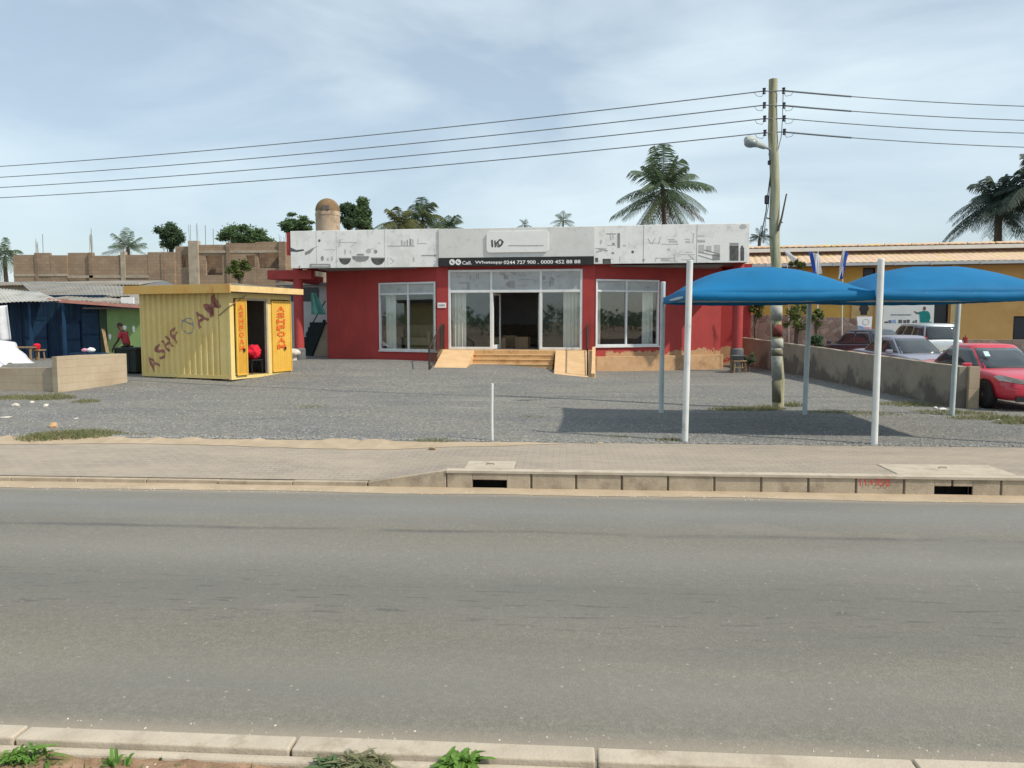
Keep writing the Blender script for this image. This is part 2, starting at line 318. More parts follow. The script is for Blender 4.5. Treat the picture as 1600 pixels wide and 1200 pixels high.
M = dict(
 gravel=m_gravel(), asphalt=m_asphalt(), pavers=m_pavers('paving_bricks', (.335,.29,.24), (.28,.245,.205), (.2,.175,.145)),
 earth=mat('earth', (.27,.2,.14), (.2,.15,.105), 1.2, .95, .5, 25), verge=mat('verge_soil', hx(168,138,112), hx(120,96,74), 9, .95, .7, 60, dirt=hx(95,100,52), ds=5, dlo=.52, dhi=.7),
 sand=mat('sand', hx(178,160,136), hx(160,143,120), 3, .95, .3, 60), kerb=mat('kerb_concrete', hx(182,168,148), hx(156,142,122), 3, .9, .35, 40, dirt=(.2,.165,.125), ds=2.2, dlo=.52, dhi=.72),
 kerbn=mat('pale_kerb_concrete', hx(186,175,158), hx(168,157,140), 4, .9, .3, 50, dirt=hx(140,128,110), ds=3, dlo=.55, dhi=.75),
 joint=mat('kerb_joint', (.23,.19,.14), (.15,.125,.09), 8), dark=mat('drain_dark', (.015,.013,.012), None, 3),
 red=m_redpaint(), redtrim=mat('red_trim', hx(170,68,66), hx(154,62,61), 3, .7),
 fascia=m_fascia('white_signboard', (.86,.86,.83), (.78,.78,.75)), alu=m_fascia('brushed_signboard', (.70,.70,.675), (.64,.64,.61)),
 black=mat('black_strip', (.022,.023,.024), (.035,.036,.036), 4, .5), ink=mat('black_print', (.07,.07,.068), (.15,.15,.145), 6, .6), inkg=mat('grey_print', (.34,.34,.33), (.24,.24,.235), 6, .6), inkl=mat('pale_print', (.56,.56,.54), (.46,.46,.44), 6, .6),
 white=mat('white_paint', (.74,.74,.72), (.62,.62,.6), 3, .5, spec=.4), frame=mat('white_aluminium', (.72,.74,.74), (.6,.62,.62), 3, .4, spec=.5),
 plate=mat('white_panel', (.82,.82,.8), (.76,.76,.74), 3, .4), letterw=mat('white_lettering', (.8,.8,.8), None, 5, .5, lo=.5, hi=.9),
 glass=m_glass('window_glass'), sticker=mat('frosted_film', (.45,.47,.46), (.34,.36,.36), 2.5, .35, spec=.5, dirt=(.22,.23,.23), ds=3, dlo=.6, dhi=.7),
 curtain=mat('cream_curtain', (.8,.8,.73), (.7,.7,.63), 3, .9), inner=mat('interior_plaster', (.27,.27,.275), (.2,.2,.21), 1), floor=mat('floor_tile', (.3,.28,.24), (.25,.23,.2), 2, .4),
 step=mat('orange_step_tile', hx(206,172,126), hx(190,152,106), 3, .7, dirt=hx(160,122,80), ds=3, dlo=.55, dhi=.75), ramp=mat('peach_ramp', hx(214,180,138), hx(200,164,122), 2, .85, .15, 50),
 plinth=mat('beige_plinth', hx(196,162,126), hx(178,142,106), 2, .9, .2, 40, dirt=hx(140,112,86), ds=1.8, dlo=.54, dhi=.72), grey=mat('grey_concrete', (.16,.165,.17), (.11,.115,.12), 4, .9, .3, 30),
 conc=mat('pale_concrete', hx(176,164,146), hx(150,138,120), 2, .95, .3, 30), soffit=mat('soffit_grey', (.16,.14,.13), (.12,.1,.1), 2), roofslab=mat('roof_slab', (.3,.29,.27), (.22,.21,.2), 1),
 rail=mat('black_railing', (.03,.025,.022), (.06,.04,.03), 8, .6), carton=mat('cardboard', (.32,.22,.13), (.26,.18,.1), 3), redbrown=mat('red_brown_upholstery', (.12,.05,.045), (.09,.04,.035), 3), sofa=mat('brown_upholstery', (.09,.065,.045), (.06,.045,.03), 3),
 blocks=m_blocks('sandcrete_blocks', hx(160,136,112), hx(142,120,100), hx(128,112,96), stain=hx(110,96,84), k=.75), blocks2=m_blocks('brown_blocks', hx(164,142,118), hx(152,130,108), hx(136,122,106), stain=hx(122,106,92), k=.6),
 lwall=m_blocks('plastered_block_wall', hx(180,166,144), hx(177,162,140), hx(173,158,136), stain=hx(150,130,106), k=.6), wall_r=m_lowwall(), stone=m_stone(),
 tank=mat('beige_tank', hx(186,168,146), hx(160,142,120), 2, .9, dirt=hx(120,100,76), ds=1.5, dlo=.52, dhi=.75), tanktop=mat('brown_dome', hx(132,108,78), hx(108,90,68), 3, .9, .3, 20),
 yellow=m_rust('yellow_paint', hx(224,202,136), hx(214,188,116), lo=.66, hi=.72), yellowd=m_rust('deep_yellow_paint', hx(218,176,76), hx(206,160,62), rust=hx(206,110,40), lo=.6, hi=.72), orange=m_rust('orange_board', hx(216,166,84), hx(212,180,108), rust=hx(204,124,72), lo=.56, hi=.68, s=1.3), cream=mat('cream_board', hx(222,194,140), hx(200,168,112), 3, .8),
 maroon=mat('maroon_lettering', hx(150,92,92), hx(178,132,108), 7, .8), redletter=mat('red_lettering', hx(206,78,36), hx(218,124,54), 9, .7), reddot=mat('red_spray', hx(200,50,50), hx(190,80,74), 12, .8),
 tin=mat('weathered_tin', hx(150,146,138), hx(126,122,112), 1.3, .6, metal=.2, dirt=hx(120,98,78), ds=1.1, dlo=.55, dhi=.7), tinl=mat('bright_tin', hx(186,184,176), hx(160,160,154), 1.2, .55, metal=.2, dirt=hx(140,120,100), ds=1.2, dlo=.58, dhi=.7), pinkroof=mat('pink_roof_sheet', hx(172,120,108), hx(150,110,98), 3, .8),
 blue=mat('dark_blue_planks', hx(24,52,84), hx(18,38,60), 1.6, .7, mscale=(6, 6, .6), dirt=hx(36,74,92), ds=1.2, dlo=.5, dhi=.75), blue2=mat('blue_door_paint', hx(34,66,96), hx(24,52,80), 3, .6), green=mat('pale_green_paint', hx(134,160,104), hx(118,146,92), 1.5, .8), olive=mat('olive_planks', hx(64,80,58), hx(50,62,48), 3, .8),
 wood=mat('raw_wood', hx(150,128,98), hx(120,98,72), 4, .9, mscale=(3, 3, .6)), tarp=mat('white_tarpaulin', (.7,.7,.72), (.55,.56,.6), 3, .7, .3, 8),
 pole=mat('weathered_pole', hx(172,170,142), hx(146,142,116), 2.2, .95, .4, 25, mscale=(6, 6, .5), dirt=hx(96,98,70), ds=2, dlo=.55, dhi=.75), poledark=mat('dark_tarred_wrap', hx(120,116,98), hx(96,94,82), 6), paper=mat('torn_poster_paper', hx(176,176,164), hx(142,146,140), 9, .9, dirt=hx(112,110,104), ds=6), paperred=mat('red_poster_paper', hx(124,62,56), hx(104,60,56), 8, .9, dirt=hx(120,110,100), ds=7),
 wire=mat('grey_wire', (.2,.22,.23), None, 2, .6), insul=mat('dark_insulator', (.05,.05,.06), None, 3, .4), lampg=mat('lamp_housing', hx(176,182,176), hx(150,156,150), 5, .5), lens=mat('lamp_lens', hx(140,150,150), hx(120,130,130), 5, .25, spec=.6),
 fabric=m_fabric(), seam=mat('blue_seam_tape', hx(6,108,170), hx(4,98,158), 5), post=mat('white_steel_post', (.68,.7,.68), (.56,.58,.57), 2.5, .45, spec=.5, dirt=(.36,.36,.33), ds=5, dlo=.62, dhi=.75), postg=mat('grey_and_shaded_steel', hx(188,198,198), hx(166,178,180), 3, .5),  # the grey steel also holds the shade on the white rear canopy posts
 ochre=mat('ochre_wall', hx(220,176,112), hx(208,162,100), .8, .85, dirt=hx(182,138,84), ds=.6, dlo=.55, dhi=.75), ochrey=mat('yellow_wall', hx(222,184,96), hx(208,166,86), 1, .85, dirt=hx(150,130,80), ds=1.1, dlo=.55, dhi=.7), tile=mat('clay_tile', hx(202,178,154), hx(190,160,136), 1.4, .85, .3, 12, dirt=hx(196,176,120), ds=1.2, dlo=.5, dhi=.7), gutter=mat('white_gutter', (.74,.73,.68), (.66,.64,.6), 2, .5), gutterg=mat('grey_gutter', (.5,.52,.52), (.42,.44,.44), 2, .5), band=mat('brown_band', hx(150,124,104), hx(134,108,92), 1.5),
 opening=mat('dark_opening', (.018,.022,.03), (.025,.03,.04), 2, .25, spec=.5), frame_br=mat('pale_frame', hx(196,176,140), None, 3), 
 coral=m_carpaint('red_car_paint', hx(196,40,62)), silver=m_carpaint('silver_car_paint', hx(196,204,208), .3), greycar=m_carpaint('grey_car_paint', hx(150,148,162), .3), darkcar=m_carpaint('charcoal_car_paint', hx(52,58,72), .1),
 cglass=mat('car_glass', (.035,.045,.05), (.05,.06,.065), 2, .06, spec=.8), rubber=mat('tyre_rubber', (.02,.02,.02), (.035,.033,.03), 8, .9), rim=mat('alloy_rim', hx(186,178,150), hx(160,150,124), 5, .4, metal=.4), lampglass=mat('headlamp_glass', (.5,.48,.44), (.4,.38,.36), 5, .15, spec=.7), taillamp=mat('tail_lamp', hx(170,26,40), None, 4, .25, spec=.6), trim=mat('black_trim', (.02,.02,.022), None, 4, .6), plateblank=mat('number_plate', (.6,.58,.5), None, 3), stick=mat('windscreen_sticker', hx(190,216,216), None, 5),
 skin=mat('brown_skin', hx(92,62,48), hx(80,52,40), 6, .6), hair=mat('black_hair', (.012,.011,.01), None, 5), shirt=mat('faded_red_shirt', hx(190,70,82), hx(166,58,70), 6, .9), trousers=mat('dark_trousers', hx(48,46,50), None, 6), redcloth=mat('bright_red_cloth', hx(222,36,60), hx(196,26,48), 8, .8), darkplastic=mat('dark_plastic', (.02,.022,.026), None, 4, .5),
 bark=mat('bark', (.13,.105,.08), (.09,.07,.055), 6, .95, .6, 20), frond=m_leaf('palm_frond', (.125,.175,.09), (.08,.125,.075), 1.5, .4), frondy=m_leaf('pale_frond', (.16,.17,.06), (.1,.12,.05)), frondb=m_leaf('dark_oil_palm', (.06,.088,.065), (.042,.066,.054)), frondd=m_leaf('dry_frond', (.11,.075,.05), (.075,.055,.04)), leafl=m_leaf('pale_palm_leaf', (.12,.17,.07), (.08,.125,.06)),
 leaf=m_leaf('leaf_green', (.145,.225,.10), (.09,.155,.07), 1.5, .42), leafd=m_leaf('leaf_dark', (.115,.18,.095), (.07,.12,.068), 1.5, .42), leafy=m_leaf('leaf_yellowgreen', (.14,.17,.045), (.085,.12,.035)), weed=m_leaf('weed_green', (.16,.30,.055), (.10,.22,.04), 9), grass=m_leaf('grass_green', (.24,.27,.12), (.30,.27,.16), 3, .45), drygrass=m_leaf('dry_grass', (.27,.26,.15), (.18,.22,.10), 9, .4),
 rubble=mat('white_rubble', hx(214,208,196), hx(180,172,160), 9, .9), flagw=m_leaf('white_flag_cloth', (.7,.72,.74), (.6,.63,.68), 1.2, .3), flagb=m_leaf('blue_flag_cloth', hx(50,92,186), hx(40,78,160), 2, .3), board=mat('billboard_white', (.66,.68,.66), (.6,.62,.6), 2, .5), teal=mat('teal_print', hx(24,128,124), hx(18,106,108), 4, .6), skinp=mat('skin_print', hx(120,84,72), None, 4), bluep=mat('blue_print', hx(120,150,196), hx(150,170,206), 4), pinkp=mat('pink_print', hx(214,150,176), None, 4), greenst=mat('dark_green_stair', hx(44,56,56), hx(34,42,44), 3, .8), tealcloth=mat('teal_cloth', hx(110,176,166), hx(92,156,150), 3, .9), whitewall=mat('whitewashed_wall', (.6,.62,.62), (.5,.52,.52), 1.2, .9), pebbles=mat('pebbles', (.2,.205,.21), (.36,.35,.33), 11, .9, lo=.3, hi=.75),
)

def text_bm(s, size, ext=.0, off=.0):
    cu = bpy.data.curves.new('lettering', 'FONT'); cu.body = s; cu.size = size; cu.extrude = ext; cu.offset = off; cu.resolution_u = 3
    o = bpy.data.objects.new('lettering', cu); COL.objects.link(o); bpy.context.view_layer.update()
    me = bpy.data.meshes.new_from_object(o.evaluated_get(bpy.context.evaluated_depsgraph_get()))
    bpy.data.objects.remove(o); bpy.data.curves.remove(cu)
    bm = bmesh.new(); bm.from_mesh(me); bpy.data.meshes.remove(me); return bm
def text_fit(s, w, h, bold=0.):            # lettering stretched to w x h, lower left corner at the origin, in x/y
    bm = text_bm(s, 1., 0, bold)
    xs = [v.co.x for v in bm.verts]; ys = [v.co.y for v in bm.verts]; x0, x1, y0, y1 = min(xs), max(xs), min(ys), max(ys)
    for v in bm.verts: v.co = Vector(((v.co.x - x0) / (x1 - x0) * w, (v.co.y - y0) / (y1 - y0) * h, 0))
    return bm
def bm_obj(bm, name, m, parent=None, fn=None, bold=0.):
    if fn:
        for v in bm.verts: v.co = fn(v.co)
    me = bpy.data.meshes.new(name); bm.to_mesh(me); bm.free(); me.materials.append(m)
    o = bpy.data.objects.new(name, me); COL.objects.link(o)
    if parent: o.parent = parent
    return o
# ------------------------------------------------------------------ ground, road, pavement
ZP = -.02
YK = G(1150, 741, ZP).y; ZR = PY(1150, 770, YK).z; YB = G(1100, 694, ZP).y
XA, XB = PY(575, 757, YK).x, PY(697, 738, YK).x
ZN = ZR + .14; YN = G(800, 1160, ZN).y; YN0 = YN - .13
drop = lambda x: (abs(ZR) - .05 + ZP) * sstep(XB, XA, x) * 1.0 if False else (-(ZR + .07) + ZP) * (1 - max(0, min(1, (x - XA) / (XB - XA))))
def pz(x, y):
    k = max(0, min(1, (y - YK) / (YB - YK))); return ZP - drop(x) * (1 - k) ** 1.3
g = MB()
ys = [-900, YN0 - .3, YN0 - .29, YB + .3, YB + .301, 60, 1200]; zs = [ZR - .02, ZR - .02, ZR - .3, ZR - .3, -.12, -.12, -.12]
g.grid(1, 6, lambda u, v: (-1000 + 2000 * u, ys[round(v * 6)], zs[round(v * 6)]))
struct(g.build('ground', M['earth']))
r = MB(); r.add([(-120, YN - .01, ZR), (120, YN - .01, ZR), (120, YK + .05, ZR), (-120, YK + .05, ZR)], [(0, 1, 2, 3)])
struct(r.build('road', M['asphalt']))
# gravel lot, kept under what stands at its rim
lot = MB()
def axis(a, b, n, p=1): return [a + (b - a) * (i / n) ** p for i in range(n + 1)]
lx = [-70, -55, -42, -34] + [-28 + .5 * i for i in range(113)] + [32, 38, 48, 70]; ly = [YB - .02 + .28 * i for i in range(72)] + [YB + 20.2 + .8 * i for i in range(30)]
lot.grid(len(lx) - 1, len(ly) - 1, lambda u, v: (lx[round(u * (len(lx) - 1))], ly[round(v * (len(ly) - 1))], gz(lx[round(u * (len(lx) - 1))], ly[round(v * (len(ly) - 1))]) if v > 0 else ZP - .012))
struct(lot.build('gravel_lot', M['gravel'], smooth=True))
pv = MB(); px_ = sorted(set([-80, -40, 80, 40] + [XA + (XB - XA) * i / 8 for i in range(9)] + [-30 + i for i in range(61)]))
n = len(px_) - 1
pv.grid(n, 10, lambda u, v: (px_[round(u * n)], YK + .08 + (YB - YK - .08) * v, pz(px_[round(u * n)], YK + .08 + (YB - YK - .08) * v)))
struct(pv.build('pavement', M['pavers'], smooth=True))
# pale sand worn over the back of the pavement on the left, and blown along the kerb foot
rs = random.Random(3)
def strip(fa, fb, x0, x1, n, zf):
    m = MB()
    m.grid(n, 1, lambda u, v: (lambda x, y: (x, y, zf(x, y)))(x0 + (x1 - x0) * u, fa(x0 + (x1 - x0) * u) if v < .5 else fb(x0 + (x1 - x0) * u)))
    return m
nz = lambda x, s, k: k * mnoise.noise(Vector((x * s, 7.3 * s, 1.7))) 
struct(strip(lambda x: YB - .62 + nz(x, .5, .2) + nz(x, 3, .06) + .52 * sstep(-1.5, .5, x), lambda x: YB - .05 + nz(x, .7, .12) + nz(x + 40, 2.5, .1) + .04, -40, .6, 300, lambda x, y: max(pz(x, min(y, YB)), gz(x, y) if y > YB else -9) + .005).build('sand_verge', M['sand']))
struct(strip(lambda x: YK - .34 + nz(x, .6, .09) + nz(x, 4, .035), lambda x: YK + .02, -60, 60, 700, lambda x, y: ZR + .004 + .012 * sstep(YK - .3, YK, y)).build('sand_strip', M['sand']))
# far kerb: drain wall of precast blocks on the right, a flush edge on the left
kb = MB(); jt = MB(); KX = [PY(p, 750, YK).x for p in (697, 738, 792, 830, 900)]
step_ = (PY(1413, 750, YK).x - PY(900, 750, YK).x) / 7
cuts = [KX[0], KX[3], KX[4]] + [KX[4] + step_ * i for i in range(1, 60)]
D1 = (KX[1], KX[2]); D2 = (PY(1460, 765, YK).x, PY(1520, 765, YK).x)
DZ = (ZR + .02, ZR + .125)
for a, b in zip(cuts, cuts[1:]):
    j = rs.uniform(-.008, .008)
    hole = next((d for d in (D1, D2) if d[0] < b - .03 and d[1] > a + .03), None)
    a += .014; b -= .014
    lean = rs.uniform(0, .012)
    def blk(x0, x1, z0, z1): kb.box((x0, YK + j, z0), (x1, YK + .13, z1))
    if hole:
        h0, h1 = max(hole[0], a), min(hole[1], b)
        if h0 > a + .01: blk(a, h0, ZR - .1, ZP - .035)
        if h1 < b - .01: blk(h1, b, ZR - .1, ZP - .035)
        blk(h0, h1, DZ[1], ZP - .035)
        jt.box((h0 - .02, YK + .2, ZR - .05), (h1 + .02, YK + .24, ZP - .05))
    else: blk(a, b, ZR - .1, ZP - .035)
jt2 = MB(); jt2.box((KX[0] - .02, YK + .022, ZR - .1), (D1[0], YK + .1, ZP - .05)); jt2.box((D1[1], YK + .022, ZR - .1), (D2[0], YK + .1, ZP - .05)); jt2.box((D2[1], YK + .022, ZR - .1), (60, YK + .1, ZP - .05))
cp = MB(); cp.box((KX[0], YK - .018, ZP - .035), (60, YK + .14, ZP + .006))          # thin coping along the top
tp = MB()                                                                            # sloped piece and flush edge
tp.add([(XA, YK, ZR - .1), (KX[0], YK, ZR - .1), (KX[0], YK, ZP), (XA, YK, ZR + .075), (XA, YK + .13, ZR - .1), (KX[0], YK + .13, ZR - .1), (KX[0], YK + .13, ZP), (XA, YK + .13, ZR + .075)], [(0,1,2,3),(7,6,5,4),(3,2,6,7),(0,3,7,4),(1,5,6,2)])
x = XA - .01
while x > -60:
    w = rs.uniform(.9, 1.1); tp.box((x - w, YK + rs.uniform(-.012, .012), ZR - .1), (x - .008, YK + .14, ZR + .07 + rs.uniform(-.006, .006))); x -= w
K = struct(kb.build('kerb', M['kerb'])); bevel(K, .008)
jt.build('drain_hole', M['dark'], K); jt2.build('mortar', M['joint'], K); bevel(cp.build('coping', M['kerbn'], K), .006); bevel(tp.build('sloped_kerb', M['kerb'], K), .01)
q0 = PY(1343, 759, YK - .006); q1 = PY(1391, 748, YK - .006)
bm = text_fit('11+950', q1.x - q0.x, q1.z - q0.z)
bm_obj(bm, 'painted_number', M['reddot'], K, lambda c: Vector((q0.x + c.x, YK - .012 - .0, q0.z + c.y)))
# cover slabs over the two drain inlets
for (a, b, lab) in (((722, 722), (806, 736), 'concrete drain cover slab set in the pavement behind the middle of the kerb'), ((1408, 728), (1545, 744), 'concrete drain cover slab in the pavement near the red painted kerb number')):
    p0 = G(a[0], b[1], ZP); p1 = G(b[0], a[1], ZP); m = MB(); m.box((p0.x, YK + .16, ZP - .05), (p1.x, p1.y, ZP + .012))
    s = tag(bevel(m.build('drain_cover', M['kerbn']), .01), lab, 'drain cover')
    m = MB(); m.tube([((p0.x+p1.x)/2 - .05, p1.y - .3, ZP + .012), ((p0.x+p1.x)/2 - .05, p1.y - .3, ZP + .03), ((p0.x+p1.x)/2 + .05, p1.y - .3, ZP + .03), ((p0.x+p1.x)/2 + .05, p1.y - .3, ZP + .012)], .007, 6); m.build('lifting_ring', M['joint'], s)
# near kerb and verge
nk = MB(); x = -12 - .2; xs_ = [-12, -9, -6.5] + [G(p, 1150, ZN).x for p in (24, 465, 930, 1397)] + [4.6, 6.2, 9, 12]
hn = MB()
for a, b in zip(xs_, xs_[1:]):
    nk.box((a + .006, YN0, ZR - .1), (b - .006, YN + rs.uniform(-.006, .006), ZN + rs.uniform(-.006, .006)))
hn.box((-12, YN0 - .06, ZR - .1), (12, YN0 + .002, ZN - .035))
NK = struct(nk.build('near_kerb', M['kerbn'])); bevel(NK, .012, 3); bevel(hn.build('haunch', M['kerbn'], NK), .02, 3)
vg = MB(); vg.grid(200, 60, lambda u, v: (-6 + 12 * u, YN0 - .01 - 3.2 * v, ZN - .055 + .03 * mnoise.noise(Vector((u * 40, v * 11, 0))) + .02 * mnoise.noise(Vector((u * 130, v * 36, 5))) + .03 * v))
struct(vg.build('verge', M['verge'], smooth=True))
# loose stones on the lot and chips on the road edge
st = MB()
def stone(m, p, r):
    vs = [Vector(d) * r * rs.uniform(.7, 1.2) for d in ((1,0,0),(-.5,.87,0),(-.5,-.87,0),(0,0,.7))]; a = rs.random() * 6; Mx = Matrix.Translation(p) @ Matrix.Rotation(a, 4, 'Z')
    m.add([Mx @ v for v in vs] , [(0,1,3),(1,2,3),(2,0,3)])
for i in range(16000):
    y = YB + 16 * rs.random() ** 2.2; x = rs.uniform(-13, 11); stone(st, Vector((x, y, gz(x, y) - .004)), rs.uniform(.009, .030))
tag(st.build('loose_gravel', M['pebbles']), kind='stuff')
st = MB()
for i in range(500):
    y = YN + .35 * rs.random() ** 2; x = rs.uniform(-4, 4); stone(st, Vector((x, y, ZR)), rs.uniform(.004, .011))
for i in range(700):
    x = rs.uniform(-9, 10); y = YK - .05 - .4 * rs.random() ** 1.5; stone(st, Vector((x, y, ZR + .006)), rs.uniform(.005, .014))
for i in range(900):
    x = rs.uniform(-4, 4); y = YN0 - .1 - 1.5 * rs.random(); stone(st, Vector((x, y, ZN - .05)), rs.uniform(.005, .014))
tag(st.build('road_grit', M['rubble']), kind='stuff')

# ------------------------------------------------------------------ the red showroom
O = P(805, 560, 31); O.z = 0
BF = Frame(O, R(-4.5))
B = thing('showroom', 'low dark red showroom with white picture signboards along its flat roof', 'building', BF.O, BF.a)
H = BF.hit
zf = H(805, 546).z
xl, xfl, xfr, xr = H(683, 500).x, H(701, 500).x, H(910, 500).x, H(929, 500).x
ztop = H(805, 421).z; ztr = H(805, 455).z
YF = -.22
fx0, fx1 = H(451, 390, YF).x, H(1171, 380, YF).x; c0, c1 = H(685, 390, YF).x, H(928, 380, YF).x
zfb = H(805, 414.5, YF).z; zft = H(805, 355, YF).z
class Wing:
    def __init__(s, x0, ang):                # local points run (t along the wall, o out of it, z)
        s.x0 = x0; s.e = Vector((math.cos(ang), math.sin(ang), 0)); s.n = Vector((s.e.y, -s.e.x, 0)) if s.e.x > 0 else Vector((-s.e.y, s.e.x, 0))
        s.M = Matrix.Translation((x0, 0, 0)) @ Matrix((s.e, s.n, (0, 0, 1))).transposed().to_4x4()
    def t(s, px, py):
        o = BF.I @ CAM; d = BF.I.to_3x3() @ ray(px, py); k = (Vector((s.x0, 0, 0)) - o).dot(s.n) / d.dot(s.n); q = o + d * k
        return (q - Vector((s.x0, 0, 0))).dot(s.e), q.z
WL = Wing(xl, math.pi - R(18)); WR = Wing(xr, R(27))
tl1 = WL.t(511, 500)[0]; tr1 = WR.t(1126, 520)[0]
wl = [WL.t(681, 440), WL.t(594, 547)]; wr = [WR.t(930, 436), WR.t(1028, 540)]
wl = (max(wl[0][0], .03), wl[1][0], wl[1][1], wl[0][1]); wr = (max(.03, wr[0][0]), wr[1][0], wr[1][1], wr[0][1])
w = MB(); ZB = -.3; ZT = zfb + .35; TH = .2
def wall_open(m, t1, op, z0=ZB, z1=ZT):
    a, b, c, d = op
    m.box((0, 0, z0), (a, -TH, z1)) if a > .001 else None; m.box((b, 0, z0), (t1, -TH, z1)); m.box((a, 0, z0), (b, -TH, c)); m.box((a, 0, d), (b, -TH, z1))
w.M = WL.M; wall_open(w, tl1, wl); w.M = WR.M; wall_open(w, tr1, wr)
w.M = None
PT = .25
w.box((xl, -.06, ZB), (xfl, PT, zfb)); w.box((xfr, -.06, ZB), (xr, PT, zfb)); w.box((xfl, .0, ztop), (xfr, PT, zfb + .3)); w.box((xfl, .02, ZB), (xfr, PT, zf - .01))
pl = WL.M @ Vector((tl1, 0, 0)); pr = WR.M @ Vector((tr1, 0, 0)); DP = 10
w.bar((pl.x + .1, pl.y, 2), (pl.x + .1, DP, 2), .2, ZT - ZB + .4) if False else None
w.box((pl.x, pl.y + .05, ZB), (pl.x + .2, DP, ZT)); w.box((pr.x - .2, pr.y + .05, ZB), (pr.x, DP, ZT)); w.box((pl.x, DP, ZB), (pr.x, DP + .2, ZT))
w.box((pr.x + .004, 5.4, ZB), (pr.x + 1.6, 5.6, ZT))
w.build('wall', M['red'], B)
# inside
i_ = MB(); i_.box((pl.x + .21, 6, zf), (pr.x - .21, 6.1, ZT)); i_.box((pl.x + .21, .3, ZT - .4), (pr.x - .21, 6, ZT - .35)); i_.build('interior_wall', M['inner'], B)
fl = MB(); fl.box((xl + .05, .26, zf - .1), (xr - .05, 6, zf)); fl.prism([Vector((xl, 1.0, zf - .1)), Vector((pl.x + .25, pl.y + .3, zf - .1)), Vector((pl.x + .25, 6, zf - .1)), Vector((xl, 6, zf - .1))], (0, 0, .09)); fl.prism([Vector((xr, 1.0, zf - .1)), Vector((pr.x - .25, pr.y + .3, zf - .1)), Vector((pr.x - .25, 6, zf - .1)), Vector((xr, 6, zf - .1))], (0, 0, .09)); fl.build('floor', M['floor'], B)
# roof slab, soffit, fascia boards
rf = MB(); rf.box((fx0 + .05, YF + .12, zfb + .22), (fx1 - .05, DP + .4, zfb + .4)); roof = rf.build('roof', M['roofslab'], B)
pp = MB(); pp.box((fx0 + .06, YF + .1, zfb + .02), (fx0 + .2, DP, zft - .03)); pp.box((fx1 - .2, YF + .1, zfb + .02), (fx1 - .06, DP, zft - .03)); pp.box((fx0 + .2, YF + .1, zfb + .41), (fx1 - .2, YF + .22, zft - .05)); pp.build('parapet', M['redtrim'], roof)
so = MB(); so.box((fx0 + .2, YF + .1, zfb + .1), (fx1 - .2, 3.5, zfb + .2)); so.build('soffit', M['soffit'], roof)
sl = MB(); sl.box((fx0 + .08, YF, zfb - .03), (c0, YF + .09, zft)); SL = bevel(sl.build('signboard', M['fascia'], B), .01)
s_ = MB(); s_.box((fx1, YF, zfb + .02), (c1, YF + .09, zft)); SR = bevel(s_.build('signboard', M['fascia'], B), .01)
s_ = MB(); s_.box((c0 + .012, YF - .04, H(805, 402, YF).z), (c1 - .012, YF + .05, zft - .02)); SC = bevel(s_.build('signboard', M['alu'], B), .01); SC['label'] = 'plain grey middle signboard'
SL['label'] = 'white signboard printed with bowls and pans'; SR['label'] = 'white signboard printed with kitchen appliances'
e = MB(); e.box((fx0 - .10, YF + .03, zfb + .5), (fx0 + .078, YF + .14, zft - .05)); e.build('edge_trim', M['redtrim'], B)
def ln(sgn, px0, py0, px1, py1, y, m, o=.006):                       # a print lying on a board, from its pixel box
    a = H(px0, py0, y); b = H(px1, py1, y); m.box((a.x, y - o, b.z), (b.x, y - .001, a.z))
def poly(m, pts, y, o=.005):
    m.prism([Vector((q.x, y - o, q.z)) for q in (H(*p, y) for p in pts)], (0, o - .001, 0))
zc = lambda X, Y: (440 + X / 6.4, 345 + Y / 6.4)                     # detail picture -> photo
m = MB()
def bowl(cx, cy, w_, h_, c):
    m.cur = c; poly(m, [zc(cx + w_ * math.cos(a), cy + h_ * math.sin(a) ** 1 if math.sin(a) > 0 else cy) for a in [math.pi * k / 10 for k in range(11)]], YF)
bowl(635, 372, 60, 66, 0); bowl(965, 368, 70, 74, 0); bowl(790, 362, 84, 48, 1)
m.cur = 2; poly(m, [zc(575, 366), zc(694, 366), zc(690, 376), zc(580, 376)], YF, .008); poly(m, [zc(895, 362), zc(1036, 362), zc(1032, 374), zc(900, 374)], YF, .008)
m.cur = 1; poly(m, [zc(706, 352), zc(874, 352), zc(872, 368), zc(708, 368)], YF, .008); poly(m, [zc(755, 330), zc(820, 330), zc(828, 346), zc(748, 346)], YF)
m.cur = 1; poly(m, [zc(283, 430), zc(487, 430), zc(492, 468), zc(276, 468)], YF); m.cur = 2; poly(m, [zc(300, 442), zc(470, 442), zc(472, 458), zc(298, 458)], YF, .008)
m.cur = 0; poly(m, [zc(80, 262), zc(150, 292), zc(220, 284), zc(225, 298), zc(150, 312), zc(85, 306)], YF); m.cur = 1; poly(m, [zc(232, 318), zc(300, 278), zc(370, 250), zc(330, 272), zc(290, 322), zc(238, 344)], YF)
for cx, cy, w_, h_, c in ((378, 198, 12, 14, 0), (408, 376, 16, 26, 1), (462, 385, 10, 16, 2), (505, 376, 10, 24, 2), (636, 308, 9, 28, 2), (690, 314, 7, 15, 2), (940, 308, 18, 20, 1), (870, 302, 28, 22, 2), (1322, 385, 9, 26, 2), (1535, 346, 14, 13, 1), (180, 460, 8, 12, 1)):
    m.cur = c; poly(m, [zc(cx + w_ * math.cos(a), cy + h_ * math.sin(a)) for a in [2 * math.pi * k / 8 for k in range(8)]], YF)
